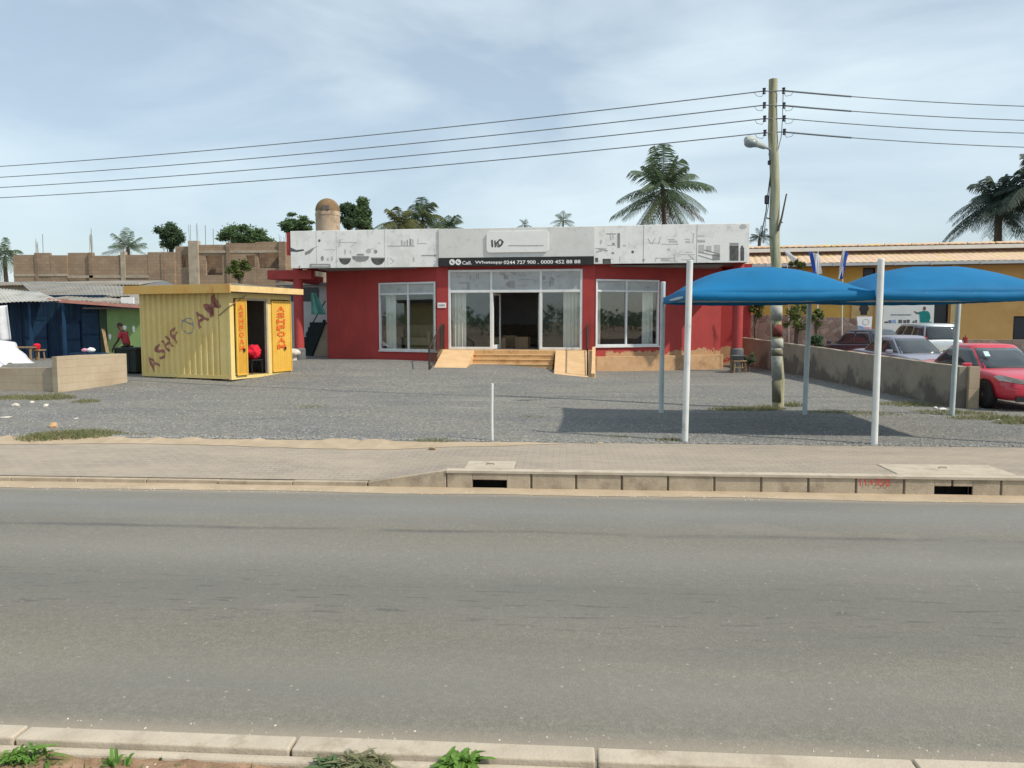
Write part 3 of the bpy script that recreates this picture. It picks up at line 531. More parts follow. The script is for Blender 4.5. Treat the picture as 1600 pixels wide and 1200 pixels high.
for X0, Y0, X1, Y1, c in ((1060, 246, 1330, 256, 2), (1195, 196, 1212, 250, 2), (1222, 204, 1240, 250, 2), (1252, 190, 1262, 250, 1), (1280, 180, 1296, 248, 1), (1304, 184, 1320, 248, 2), (1362, 180, 1368, 236, 2), (1370, 222, 1450, 228, 2), (1400, 342, 1525, 352, 1), (560, 212, 750, 216, 2), (420, 286, 535, 290, 2), (1062, 362, 1066, 438, 2), (1526, 400, 1540, 408, 2), (1526, 430, 1540, 436, 2), (860, 278, 930, 284, 2)):
    m.cur = c; poly(m, [zc(X0, Y0), zc(X1, Y0), zc(X1, Y1), zc(X0, Y1)], YF)
m.cur = 2
for k, (a, b) in enumerate((((590, 190), (570, 260)), ((740, 220), (690, 262)), ((560, 200), (610, 180)), ((1085, 370), (1125, 400)), ((1125, 405), (1085, 430)), ((535, 420), (560, 400)), ((970, 212), (985, 232)))):
    poly(m, [zc(a[0] - 4, a[1]), zc(a[0] + 4, a[1]), zc(b[0] + 4, b[1]), zc(b[0] - 4, b[1])], YF)
m.build('printed_picture', [M['ink'], M['inkg'], M['inkl']], SL)
sm = MB()
for X in (345, 545, 1030): a = H(*zc(X, 90), YF); sm.box((a.x - .008, YF - .004, zfb - .02), (a.x + .008, YF - .001, zft - .01))
sm.build('panel_seam', M['inkl'], SL)
zc = lambda X, Y: (920 + X / 6.154, 340 + Y / 6.154); m = MB()
rr = random.Random(5)
for X0, Y0, X1, Y1, c in ((172, 152, 262, 160, 1), (205, 160, 216, 215, 2), (230, 165, 240, 200, 2), (276, 148, 300, 290, 1), (60, 292, 170, 300, 2), (70, 318, 130, 326, 2), (62, 386, 90, 428, 0), (134, 396, 212, 444, 0), (220, 332, 244, 350, 1), (330, 262, 358, 274, 2), (225, 242, 250, 264, 1), (180, 262, 262, 268, 2),
    (560, 240, 690, 244, 2), (700, 252, 860, 257, 2), (760, 205, 830, 212, 2), (770, 220, 850, 236, 2), (920, 206, 970, 212, 2), (930, 226, 975, 240, 2), (1048, 172, 1116, 180, 2), (1046, 212, 1118, 220, 2), (1048, 228, 1118, 236, 1), (640, 386, 830, 391, 2), (690, 412, 834, 417, 2), (880, 352, 1020, 356, 2), (890, 400, 1016, 404, 2), (930, 330, 1000, 334, 2),
    (1354, 242, 1440, 262, 1), (1354, 268, 1440, 414, 0), (1458, 288, 1494, 414, 0), (1464, 270, 1484, 290, 0), (518, 396, 536, 420, 1), (296, 372, 304, 420, 2), (1190, 352, 1262, 408, 1), (1206, 262, 1262, 350, 2), (1056, 260, 1110, 340, 2), (1130, 270, 1180, 330, 2)):
    m.cur = c; poly(m, [zc(X0, Y0), zc(X1, Y0), zc(X1, Y1), zc(X0, Y1)], YF)
for (x0, y0, x1, y1, c) in ((1052, 330, 1250, 372, 1), (1052, 362, 1200, 408, 1), (90, 300, 180, 318, 1), (1110, 310, 1262, 352, 1), (70, 340, 124, 312, 2), (570, 200, 600, 250, 2), (640, 195, 610, 255, 2), (690, 185, 670, 255, 2), (1012, 150, 1000, 246, 2), (820, 350, 830, 420, 2), (650, 380, 640, 420, 2), (960, 355, 1010, 400, 2), (700, 385, 705, 415, 2)):
    m.cur = c; dx, dy = x1 - x0, y1 - y0; L_ = math.hypot(dx, dy); nx_, ny_ = -dy / L_ * 4, dx / L_ * 4
    poly(m, [zc(x0 - nx_, y0 - ny_), zc(x1 - nx_, y1 - ny_), zc(x1 + nx_, y1 + ny_), zc(x0 + nx_, y0 + ny_)], YF)
for cx, cy, w_, h_, c in ((422, 330, 13, 14, 0), (118, 232, 12, 22, 2), (770, 305, 18, 10, 2), (740, 400, 40, 12, 2), (1485, 85, 36, 24, 2)):
    m.cur = c; poly(m, [zc(cx + w_ * math.cos(a), cy + h_ * math.sin(a)) for a in [2 * math.pi * k / 10 for k in range(10)]], YF)
m.build('printed_picture', [M['ink'], M['inkg'], M['inkl']], SR)
sm = MB()
for X in (528, 1042): a = H(*zc(X, 90), YF); sm.box((a.x - .008, YF - .004, zfb + .03), (a.x + .008, YF - .001, zft - .01))
sm.build('panel_seam', M['inkg'], SR)
# middle board: rounded name plate and number strip
a = H(761, 395, YF); b = H(857, 361, YF); m = MB(); rad = .12; pts = []
for cx, cz, a0 in ((b.x - rad, b.z - rad, 0), (a.x + rad, b.z - rad, 90), (a.x + rad, a.z + rad, 180), (b.x - rad, a.z + rad, 270)):
    pts += [Vector((cx + rad * math.cos(R(a0 + 15 * k)), YF - .09, cz + rad * math.sin(R(a0 + 15 * k)))) for k in range(7)]
m.prism(pts, (0, .049, 0)); m.build('name_plate', M['plate'], SC)
zc = lambda X, Y: (680 + X / 6.275, 345 + Y / 6.275); m = MB(); YQ = YF - .09
for pts in ([(548, 190), (566, 184), (570, 258), (552, 258)], [(578, 196), (592, 190), (600, 258), (584, 260)], [(590, 222), (612, 196), (620, 206), (604, 232), (628, 254), (616, 262)]): poly(m, [zc(*p) for p in pts], YQ)
for k in range(12):
    a0, a1 = R(30 * k), R(30 * k + 30); poly(m, [zc(638 + 28 * math.cos(a0), 214 + 36 * math.sin(a0)), zc(638 + 28 * math.cos(a1), 214 + 36 * math.sin(a1)), zc(638 + 15 * math.cos(a1), 214 + 20 * math.sin(a1)), zc(638 + 15 * math.cos(a0), 214 + 20 * math.sin(a0))], YQ)
poly(m, [zc(650, 186), zc(676, 206), zc(654, 236), zc(632, 262), zc(622, 258), zc(648, 222)], YQ)
m.cur = 1
X = 720
while X < 1060: w_ = rr.uniform(8, 17); poly(m, [zc(X, 238), zc(X + w_, 238), zc(X + w_, 248), zc(X, 248)], YQ); X += w_ + rr.uniform(4, 7)
m.build('logo', [M['ink'], M['inkg']], SC)
a = H(684, 416.5, YF); b = H(928, 403, YF); m = MB(); m.box((c0, YF - .075, a.z), (c1 - .01, YF - .041 + .1, H(805, 403, YF).z)); NS = bevel(m.build('number_strip', M['black'], B), .008); NS['label'] = 'black strip lettered with telephone numbers'
YS = YF - .08; zm = H(805, 412.6, YS).z; zh = H(805, 407, YS).z - zm
for s, pxa, pxb in (('Call.', 722, 737), ('Whatsapp', 742, 785), ('0244 727 900', 787, 837), ('.', 840, 842), ('0000 452 88 88', 845, 907)):
    xa, xb = H(pxa, 408, YS).x, H(pxb, 408, YS).x
    dz = -.05 if False else 0
    bm_obj(text_fit(s, xb - xa, zh if s != '.' else zh * .2, .018), 'lettering', M['letterw'], NS, lambda c: Vector((xa + c.x, YS, zm + c.y)))
m = MB()
for pxc in (706.5, 716):
    q = H(pxc, 409.6, YS); m.prism([Vector((q.x + .115 * math.cos(2 * math.pi * k / 20), YS - .004, q.z + .115 * math.sin(2 * math.pi * k / 20))) for k in range(20)], (0, .006, 0))
    m.cur = 1; m.prism([Vector((q.x + x_ * .05, YS - .007, q.z + z_ * .05)) for x_, z_ in ((-1, .9), (-.3, 1), (-.1, .2), (.4, -.3), (1, -.1), (1, -.9), (.2, -1), (-.8, -.1))], (0, .004, 0)); m.cur = 0
m.build('phone_symbol', [M['letterw'], M['black']], NS)
# aluminium windows and the open entrance
def bars(m, x0, x1, z0, z1, mull, trans, t=.07, o0=-.05, o1=.06):
    m.box((x0, o0, z0), (x0 + t, o1, z1)); m.box((x1 - t, o0, z0), (x1, o1, z1)); m.box((x0 + t, o0, z0), (x1 - t, o1, z0 + t)); m.box((x0 + t, o0, z1 - t), (x1 - t, o1, z1))
    m.box((x0 + t, o0 + .004, trans - t / 2), (x1 - t, o1 - .004, trans + t / 2))
    for q in mull: m.box((q - t / 2, o0 + .008, z0 + t), (q + t / 2, o1 - .008, trans - t / 2)); m.box((q - t / 2, o0 + .008, trans + t / 2), (q + t / 2, o1 - .008, z1 - t))
def wave_curtain(m, x0, x1, z0, z1, y):
    m.grid(40, 1, lambda u, v: (x0 + (x1 - x0) * u, y + .03 * math.sin(u * (x1 - x0) * 44) + .01 * math.sin(u * 61), z0 + (z1 - z0) * v))
def window(wing, op, mull, trans, curt, flip=1):
    wn = MB(wing.M); bars(wn, op[0], op[1], op[2], op[3], mull, trans); o = bevel(wn.build('window', M['frame'], B), .006)
    g_ = MB(wing.M); g_.box((op[0] + .06, -.015, op[2] + .06), (op[1] - .06, -.006, trans - .03)); g_.build('pane', M['glass'], o)
    g_ = MB(wing.M); g_.box((op[0] + .06, -.018, trans + .03), (op[1] - .06, -.006, op[3] - .06)); g_.build('film_panel', M['sticker'], o)
    sk = MB(wing.M); sk.box((op[0] - .06, .0, op[2] - .05), (op[1] + .04, .07, op[2] - .003)); sk.build('sill', M['frame'], o)
    cu = MB(wing.M)
    for a, b in curt: wave_curtain(cu, a, b, op[2] + .02, trans + .05, -.32)
    cu.build('curtain', M['curtain'], o, smooth=True, fix=False)
tl_ = lambda px: WL.t(px, 500)[0]
tr_ = lambda px: WR.t(px, 500)[0]
window(WL, wl, [tl_(638.5)], WL.t(640, 459)[1], [(tl_(612), tl_(596)), (tl_(682), tl_(670))])
window(WR, wr, [tr_(978)], WR.t(978, 455)[1], [(tr_(931), tr_(943)), (tr_(1009), tr_(1026))])
en = MB(); mu = (H(768, 500).x, H(845, 500).x)
bars(en, xfl, xfr, zf, ztop, mu, ztr, .09)
E = MB(); T9 = .09
E.box((xfl, -.05, zf), (xfl + T9, .06, ztop)); E.box((xfr - T9, -.05, zf), (xfr, .06, ztop)); E.box((xfl + T9, -.05, ztop - T9), (xfr - T9, .06, ztop)); E.box((xfl + T9, -.046, ztr - .05), (xfr - T9, .056, ztr + .05))
for q in mu: E.box((q - .055, -.042, zf), (q + .055, .052, ztr - .05)); E.box((q - .045, -.042, ztr + .05), (q + .045, .052, ztop - T9))
E.box((xfl + T9, -.042, zf), (mu[0] - .055, .052, zf + .09)); E.box((mu[1] + .055, -.042, zf), (xfr - T9, .052, zf + .09))
EN = bevel(E.build('entrance_frame', M['frame'], B), .006)
for a, b in ((xfl + T9, mu[0] - .05), (mu[1] + .05, xfr - T9)):
    g_ = MB(); g_.box((a, 0, zf + .09), (b, .008, ztr - .05)); g_.build('pane', M['glass'], EN)
for a, b in ((xfl + T9, mu[0] - .04), (mu[0] + .04, mu[1] - .04), (mu[1] + .04, xfr - T9)):
    g_ = MB(); g_.box((a, -.004, ztr + .04), (b, .006, ztop - T9)); g_.build('film_panel', M['sticker'], EN)
sk = MB(); sk.cur = 0
zc = lambda X, Y: (660 + X / 4.287, 320 + Y / 4.287)
for x0, y0, x1, y1 in ((318, 465, 325, 505), (360, 460, 365, 500), (372, 460, 377, 500), (240, 520, 310, 526), (300, 520, 316, 565), (520, 458, 555, 468), (545, 470, 575, 500), (575, 510, 620, 556), (560, 520, 575, 545), (640, 470, 700, 474), (650, 500, 745, 503), (640, 540, 700, 543), (806, 480, 824, 502), (858, 484, 876, 500), (815, 520, 885, 524), (850, 512, 860, 548), (225, 480, 260, 483)):
    ln(1, *zc(x0, y0), *zc(x1, y1), -.005, sk, .006)
sk.build('film_drawing', M['inkg'], EN)
cu = MB(); wave_curtain(cu, H(704, 500).x, H(726, 500).x, zf + .02, ztr, .32); wave_curtain(cu, H(879, 500).x, H(908, 500).x, zf + .02, ztr, .32); cu.build('curtain', M['curtain'], EN, smooth=True, fix=False)
dw = (mu[1] - mu[0]) / 2 - .06
for sx, q in ((1, mu[0] + .06), (-1, mu[1] - .06)):                   # the two leaves stand open inwards
    Md = Matrix.Translation((q, .05, 0)) @ Matrix.Rotation(R(80) * sx, 4, 'Z') @ Matrix.Diagonal((sx, 1, 1, 1))
    d_ = MB(Md); t = .085; z0, z1 = zf + .012, ztr - .06
    d_.box((0, 0, z0), (t, .045, z1)); d_.box((dw - t, 0, z0), (dw, .045, z1)); d_.box((t, 0, z0), (dw - t, .045, z0 + .16)); d_.box((t, 0, z1 - t), (dw - t, .045, z1))
    o = bevel(d_.build('door', M['frame'], B), .005)
    g_ = MB(Md); g_.box((t, .018, z0 + .16), (dw - t, .026, z1 - t)); g_.build('pane', M['glass'], o)
    h_ = MB(Md); h_.tube([(dw - .05, -.002, zf + .85), (dw - .05, -.06, zf + .88), (dw - .05, -.06, zf + 1.25), (dw - .05, -.002, zf + 1.28)], .014); h_.build('handle', M['rail'], o)
m = MB(); a = H(684, 481, -.06); b = H(697, 473, -.06); m.box((a.x, -.085, a.z), (b.x, -.06, b.z)); NP = m.build('number_plate', M['plate'], B)
m = MB()
for k in range(5): q = a.x + .04 + k * (b.x - a.x - .08) / 5; m.box((q, -.089, a.z + .06), (q + .035, -.085, b.z - .06))
m.build('plate_mark', M['inkg'], NP)
# plinth, steps, ramps, railings
m = MB(WR.M); zpl = WR.t(1000, 556)[1]; m.box((0.02, .0, ZB), (tr1 + .05, .16, zpl)); m.M = None
m.box((xfr - .02, -.16, ZB), (xr + .08, -.062, zpl)); bevel(m.build('plinth', M['plinth'], B), .015)
s0, s1 = H(737, 560, -.7).x, H(866, 560, -.7).x; n = 5; zg0 = .02
m = MB(); m.box((H(688, 549, -.1).x, -.62, ZB), (H(926, 549, -.1).x, .0, zf - .006))
for k in range(n - 1):
    z1 = zf - (k + 1) * (zf - zg0) / n; m.box((s0, -.62 - .27 * (k + 1), ZB), (s1, -.62 - .27 * k + .01, z1)); m.box((s0, -.62 - .27 * (k + 1) - .02, z1 - .035), (s1, -.62 - .27 * (k + 1) + .001, z1 + .003))
bevel(m.build('steps', M['step'], B), .012)
def rampo(xa0, xb0, xa1, xb1, y0, y1, z1, name='ramp'):
    m = MB(); m.add([(xa0, y0, zf - .012), (xb0, y0, zf - .012), (xb1, y1, z1), (xa1, y1, z1), (xa0, y0, ZB), (xb0, y0, ZB), (xb1, y1, ZB), (xa1, y1, ZB)], [(0,1,2,3),(7,6,5,4),(0,3,7,4),(1,5,6,2),(3,2,6,7),(0,4,5,1)])
    return bevel(m.build(name, M['ramp'], B), .012)
L3 = BF.loc(G(670, 586, .10)); L4 = BF.loc(G(727, 586, .08)); R3 = BF.loc(G(865, 589, .05)); R4 = BF.loc(G(930, 590, .05))
yr = -.625
rampo(H(692, 550, yr).x, H(741, 550, yr).x, L3.x, L4.x, yr, L3.y, .06)
RR = rampo(H(868, 550, yr).x, H(930, 550, yr).x, R3.x, R4.x, yr, R3.y, .03)
m = MB(); m.bar((H(928, 550, yr).x, yr, zf + .06), (R4.x - .08, R3.y + .05, .1), .12, .16); m.build('ramp_kerb', M['ramp'], RR)
def railing(A, Bp, hA, hB, extra=None):
    m = MB(); A = Vector(A); Bp = Vector(Bp); up = Vector((0, 0, 1)); n = 12
    m.tube([A, A + up * hA], .028); m.tube([Bp, Bp + up * hB], .028); m.tube([A + up * hA, Bp + up * hB], .024); m.tube([A + up * .12, Bp + up * .12], .015)
    for k in range(1, n): q = A.lerp(Bp, k / n); m.tube([q + up * .12, q + up * (hA + (hB - hA) * k / n)], .011, 6)
    if extra: m.tube([A + up * hA, Vector(extra) + up * hA], .024); m.tube([Vector(extra), Vector(extra) + up * hA], .024); [m.tube([A.lerp(Vector(extra), k / 4), A.lerp(Vector(extra), k / 4) + up * hA], .011, 6) for k in (1, 2, 3)]
    m.build('railing', M['rail'], B, smooth=40)
railing((H(689, 549, yr).x, yr, zf), (L3.x - .05, L3.y + .25, .05), .98, .95, (H(689, 549, yr).x, -.1, zf))
railing((H(917.5, 549, yr).x, yr, zf - .02), (R4.x - .28, R3.y + .25, .06), .98, .95, (H(917.5, 549, yr).x, -.1, zf))
# portico beam and columns
yc = .55; m = MB(); q0 = H(421, 437, yc); q1 = H(489, 422, yc); m.box((q0.x, yc - .2, q0.z), (q1.x, yc + .2, q1.z)); m.box((q0.x, yc + .2, q0.z + .004), (q0.x + .35, yc + 5, q1.z - .004)); bevel(m.build('portico_beam', M['redtrim'], B), .015)
def column(px, yc, zb, ztop_, dark):
    c = H(px, 500, yc); m = MB(); m.lathe((c.x, yc, 0), [(.2, zb), (.2, ztop_)], 24); o = m.build('column', M['redtrim'], B, smooth=40)
    m = MB(); m.lathe((c.x, yc, 0), [(.2, -.3), (.25, -.3), (.25, zb - .02), (.205, zb + .03)], 24) if dark else None; m.build('column_base', M['grey'], o, smooth=40)
    return c
zl = H(467, 545, yc).z; cl = column(467, yc, zl, zfb + .2, True)
ycr = .9; zr_ = H(1152, 545, ycr).z; cr = column(1152.5, ycr, zr_, zfb + .2, True)
MS = BF.M @ Vector((cl.x + .05, yc - .75, 0)); gzz = gz(MS.x, MS.y)
m = MB(); k = PY(467, 556, MS.y); m.lathe((0, 0, 0), [(.0, -.05), (.15, -.05), (.14, .16), (.16, .22), (.29, .25), (.31, .32), (.24, .42), (.1, .47), (0.001, .48)], 24)
tag(m.build('bollard', M['rubble'], smooth=35, loc=(MS.x, MS.y, gzz)), 'small white mushroom shaped concrete bollard at the foot of the red column', 'bollard')
MS = BF.M @ Vector((cr.x - .05, ycr - .85, 0)); gzz = gz(MS.x, MS.y)
s = thing('stool', 'little brown wooden stool with a dark basin on it below the right column', 'stool', (MS.x, MS.y, gzz), R(12))
m = MB(); m.box((-.26, -.2, .42), (.26, .2, .47)); bevel(m.build('seat', M['wood'], s), .01)
for sx in (-1, 1):
    for sy in (-1, 1): m = MB(); m.bar((sx * .24, sy * .17, -.05), (sx * .2, sy * .14, .42), .05); m.build('leg', M['wood'], s)
m = MB(); m.box((-.2, -.15, .18), (.2, -.12, .22)); m.build('stretcher', M['wood'], s)
m = MB(); m.lathe((0, 0, 0), [(.001, 0), (.17, 0), (.26, .16), (.28, .17), (.27, .185), (.16, .02), (.001, .015)], 20)
tag(m.build('basin', M['grey'], smooth=40, loc=(MS.x, MS.y, gzz + .472)), 'dark shallow basin standing on the little brown stool', 'basin')
# furniture glimpsed through the entrance
def carton(x, y, sx, sy, sz, rz, lab, z=None, mt='carton'):
    m = MB(); m.box((-sx / 2, -sy / 2, 0), (sx / 2, sy / 2, sz)); m.box((-.03, -sy / 2 - .002, .01), (.03, sy / 2 + .002, sz + .003)); q = BF.M @ Vector((x, y, z or zf + .001))
    o = tag(bevel(m.build('carton', M[mt], loc=q), .008), lab, 'box', 'cartons inside the entrance'); o.rotation_euler.z = BF.a + rz
carton(H(781, 540, 1.6).x, 1.6, .5, .4, .42, .1, 'brown carton just inside the open door, on its left side')
carton(H(817, 540, 1.9).x, 1.9, .55, .4, .46, -.15, 'brown carton just inside the open door, on its right side')
carton(H(797, 540, 2.7).x, 2.7, .6, .5, .5, .05, 'brown carton behind the two cartons in the doorway')
def sofa(lab, x, y, rz, mt, z=None):
    s_ = thing('sofa', lab, 'sofa', BF.M @ Vector((x, y, zf + .001)), BF.a + rz)
    m = MB(); m.box((-1.1, -.4, .08), (1.1, .4, .42)); bevel(m.build('seat', M[mt], s_), .05); m = MB(); m.box((-1.1, .28, .42), (1.1, .45, .95)); bevel(m.build('backrest', M[mt], s_), .05)
    for sx in (-1, 1): m = MB(); m.box((sx * 1.1, -.4, .08), (sx * 1.3, .45, .66)); bevel(m.build('armrest', M[mt], s_), .05)
sofa('dark brown sofa deep inside the open showroom doorway', H(805, 530, 3.9).x, 3.9, 0, 'sofa')
sofa('beige sofa seen behind the left shop window', H(640, 530, 2.4).x, 2.4, R(-18), 'conc'); sofa('reddish brown sofa seen behind the right shop window', H(985, 530, 2.6).x, 2.6, R(20), 'redbrown')
# ------------------------------------------------------------------ yellow container kiosk
O = G(362, 591, .20); O.z = gz(O.x, O.y) + .06
F0 = Frame(O, R(-18)); q = F0.hit(222, 586); LC = -q.x; OC = F0.M @ Vector((-LC, 0, 0)); CF = Frame(OC, R(-18))
C = thing('container_kiosk', 'yellow corrugated container kiosk with painted letters and an open side door', 'kiosk', CF.O, CF.a)
WC = CF.hitx(455, 520, LC).y; HC = CF.hit(362, 457).z
corr = lambda t: .028 * max(-1, min(1, 2.2 * math.sin(2 * math.pi * t / .235)))
PLN = LC - .42                                                       # the flat panel next to the corner
m = MB(); NC = int((PLN - .06) / .0147)
m.grid(NC, 1, lambda u, v: (.06 + (PLN - .06) * u, .03 - corr((PLN - .06) * u), .1 + (HC - .1) * v)); 
m.box((PLN, .0, .1), (LC - .02, .04, HC)); m.box((0.0, .0, 0.02), (.07, .09, HC)); m.box((LC - .09, -.008, 0), (LC, .09, HC)); m.box((0.07, -.006, 0.02), (LC - .09, .07, .13))
m.build('front_wall', M['yellow'], C)
m = MB(); m.box((0, .09, .02), (.05, WC, HC)); m.box((.05, WC - .05, .02), (LC, WC, HC)); m.build('rear_wall', M['yellow'], C); m = MB(); m.box((.051, .095, .101), (.06, WC - .051, HC)); m.box((.06, WC - .07, .101), (LC - .06, WC - .051, HC)); m.build('lining', M['inner'], C)
m = MB(); m.box((.05, .07, .02), (LC - .02, WC - .05, .1)); m.build('floor', M['wood'], C)
yd = [CF.hitx(p, 520, LC).y for p in (366, 384, 386, 417, 424, 454)]
zd0, zd1 = .1, CF.hitx(400, 467, LC).z
m = MB(); X0, X1 = LC - .06, LC
m.box((X0, .09, .0), (X1, yd[0], HC)); m.box((X0, yd[0], zd1), (X1, WC, HC)); m.box((X0, yd[0], 0), (X1, WC, .1)); m.box((X0, yd[3], .1), (X1, yd[4], zd1)); m.build('door_wall', M['yellow'], C)
m = MB(); m.box((X0 - .01, yd[3] - .03, .1), (X1 + .02, yd[3] + .05, zd1)); m.box((X0 - .01, yd[1], zd1 - .06), (X1 + .02, yd[3], zd1)); m.build('door_frame', M['conc'], C)
def leaf(y0, y1, z0, z1, out):
    m = MB(); n = 8
    m.grid(n * 8, 1, lambda u, v: (LC + out + .012 * max(-1, min(1, 2 * math.sin(u * n * 2 * math.pi))), y0 + .04 + (y1 - y0 - .08) * u, z0 + .04 + (z1 - z0 - .08) * v))
    m.box((LC + out - .03, y0, z0), (LC + out + .016, y0 + .045, z1)); m.box((LC + out - .03, y1 - .045, z0), (LC + out + .016, y1, z1)); m.box((LC + out - .03, y0, z0), (LC + out + .0155, y1, z0 + .05)); m.box((LC + out - .03, y0, z1 - .05), (LC + out + .0155, y1, z1))
    o = m.build('door', M['yellowd'], C)
    bm = bmesh.new(); s = 'ASHFOAM'; hh = (z1 - z0) * .62 / len(s); wd_ = (y1 - y0) * .42; zt = z1 - .14
    for k, ch in enumerate(s):
        b2 = text_fit(ch, wd_, hh * .8, .03)
        for v in b2.verts: v.co = Vector((LC + out + .02, y0 + (y1 - y0) * .24 + v.co.x, zt - (k + 1) * hh + v.co.y))
        me = bpy.data.meshes.new('t'); b2.to_mesh(me); b2.free(); bm.from_mesh(me); bpy.data.meshes.remove(me)
    bm_obj(bm, 'lettering', M['redletter'], o)
    m = MB(); yq = y0 + (y1 - y0) * .62; zq = z0 + (z1 - z0) * .33
    m.box((LC + out + .016, yq - .03, zq - .05), (LC + out + .05, yq + .04, zq + .05)); m.build('padlock', M['darkplastic'], o)
    return o
leaf(yd[0] + .03, yd[1], .12, zd1 - .02, .05); leaf(yd[4], yd[5], .12, zd1 - .04, .03)
ov = .29; zr0 = HC + .0; rh = .25                                      # board skirted flat roof
m = MB(); m.add([(-ov, -ov, zr0 + rh - .02), (LC + ov, -ov, zr0 + rh + .03), (LC + ov, WC + ov, zr0 + rh - .06), (-ov, WC + ov, zr0 + rh - .1), (-ov, -ov, zr0 + .1), (LC + ov, -ov, zr0 + .1), (LC + ov, WC + ov, zr0 + .1), (-ov, WC + ov, zr0 + .1)], [(0,1,2,3),(7,6,5,4),(0,4,5,1),(1,5,6,2),(2,6,7,3),(3,7,4,0)])
RO = m.build('roof', M['tin'], C)
m = MB(); m.box((-ov - .03, -ov - .035, zr0 - .02), (LC + ov + .03, -ov - .003, zr0 + rh + .0)); bevel(m.build('fascia_board', M['orange'], RO), .004)
m = MB(); m.box((LC + ov + .003, -ov - .003, zr0 + .02), (LC + ov + .035, WC + ov, zr0 + rh - .04)); bevel(m.build('fascia_board', M['cream'], RO), .004)
m = MB(); m.box((-ov + .05, -ov + .02, zr0 + .0), (LC + ov - .02, WC + ov - .05, zr0 + .09)); m.build('roof_joists', M['soffit'], RO)
# diagonal painted word, following the corrugation
def put(s, t, z, w_, h_, rot, m_):
    bm = text_fit(s, w_, h_, .012)
    bmesh.ops.triangulate(bm, faces=bm.faces)
    c, s_ = math.cos(rot), math.sin(rot)
    for v in bm.verts: x, y = v.co.x - w_ / 2, v.co.y - h_ / 2; v.co = Vector((t + x * c - y * s_, 0, z + x * s_ + y * c))
    k = t - w_ * 1.2
    while k < t + w_ * 1.2:
        bmesh.ops.bisect_plane(bm, geom=bm.verts[:] + bm.edges[:] + bm.faces[:], plane_co=(k, 0, 0), plane_no=(1, 0, 0)); k += .0295
    for v in bm.verts: v.co.y = (.03 - corr(v.co.x - .06) if v.co.x < PLN else 0) - .012
    return bm
bm = bmesh.new()
for ch, p, w_, h_ in (('A', (238, 567), .38, .5), ('S', (250, 549), .34, .5), ('H', (261, 537), .3, .44), ('F', (273, 524), .3, .46), ('A', (312, 497), .5, .5), ('M', (331, 478), .56, .5)):
    q = CF.hit(*p); b2 = put(ch, q.x, q.z, w_, h_, R(40), None); me = bpy.data.meshes.new('t'); b2.to_mesh(me); b2.free(); bm.from_mesh(me); bpy.data.meshes.remove(me)
bm_obj(bm, 'lettering', M['maroon'], C)
q = CF.hit(293, 509); m = MB(); rr_ = .26
cy = lambda x: (.03 - corr(x - .06)) - .005
for k in range(36):
    a0, a1 = R(k * 10), R(k * 10 + 10)
    m.add([(q.x + r_ * math.cos(a), cy(q.x + r_ * math.cos(a)), q.z + r_ * math.sin(a)) for r_, a in ((rr_, a0), (rr_, a1), (rr_ * .86, a1), (rr_ * .86, a0))], [(0, 1, 2, 3)])
n_ = 20
for k in range(n_):
    x0, x1 = -.24 + .46 * k / n_, -.24 + .46 * (k + 1) / n_
    m.add([(q.x + x_, cy(q.x + x_) - .001, q.z + .07 - x_ * .35 + d_) for x_, d_ in ((x0, 0), (x1, 0), (x1, .05), (x0, .05))], [(0, 1, 2, 3)])
m.build('round_emblem', M['inkg'], C)
m = MB(); m.tube([CF.hit(342, 493, -.02), CF.hit(358, 479, -.05), CF.hitx(384, 462, LC + .1)], .014); m.build('brace_rod', M['joint'], C)
m = MB()
for x_, y_ in ((.5, .3), (1.6, .25), (2.5, .3), (LC - .3, .3), (.5, WC - .4), (LC - .3, WC - .4), (LC - .3, WC * .5)): m.box((x_ - .2, y_ - .15, -.3), (x_ + .2, y_ + .15, .02))
m.build('foot_block', M['conc'], C)
# inside: dark chair with a red cloth
p = CF.M @ Vector((LC - .42, (yd[2] + yd[3]) / 2 + .30, .1)); ch = thing('chair', 'dark plastic chair just inside the open door of the yellow kiosk', 'chair', p, CF.a + R(75))
m = MB(); m.box((-.22, -.22, .42), (.22, .22, .46)); bevel(m.build('seat', M['darkplastic'], ch), .01); m = MB(); m.box((-.21, .19, .46), (.21, .23, .95)); bevel(m.build('backrest', M['darkplastic'], ch), .01)
for sx in (-1, 1):
    for sy in (-1, 1): m = MB(); m.bar((sx * .2, sy * .19, 0), (sx * .19, sy * .18, .42), .04); m.build('leg', M['darkplastic'], ch)
bm = bmesh.new(); bmesh.ops.create_icosphere(bm, subdivisions=4, radius=1)
for v in bm.verts:
    k = 1 + .28 * mnoise.noise(v.co * 1.6) + .12 * mnoise.noise(v.co * 4.5); v.co = Vector((v.co.x * .27 * k, v.co.y * .25 * k, .24 + v.co.z * .235 * k))
    v.co.z = max(v.co.z, .004)
o = bm_obj(bm, 'red_cloth', M['redcloth']); o.location = p + Vector((0, 0, .46)); o.data.polygons.foreach_set('use_smooth', [True] * len(o.data.polygons)); tag(o, 'crumpled bright red cloth heaped on the chair in the yellow kiosk', 'cloth')

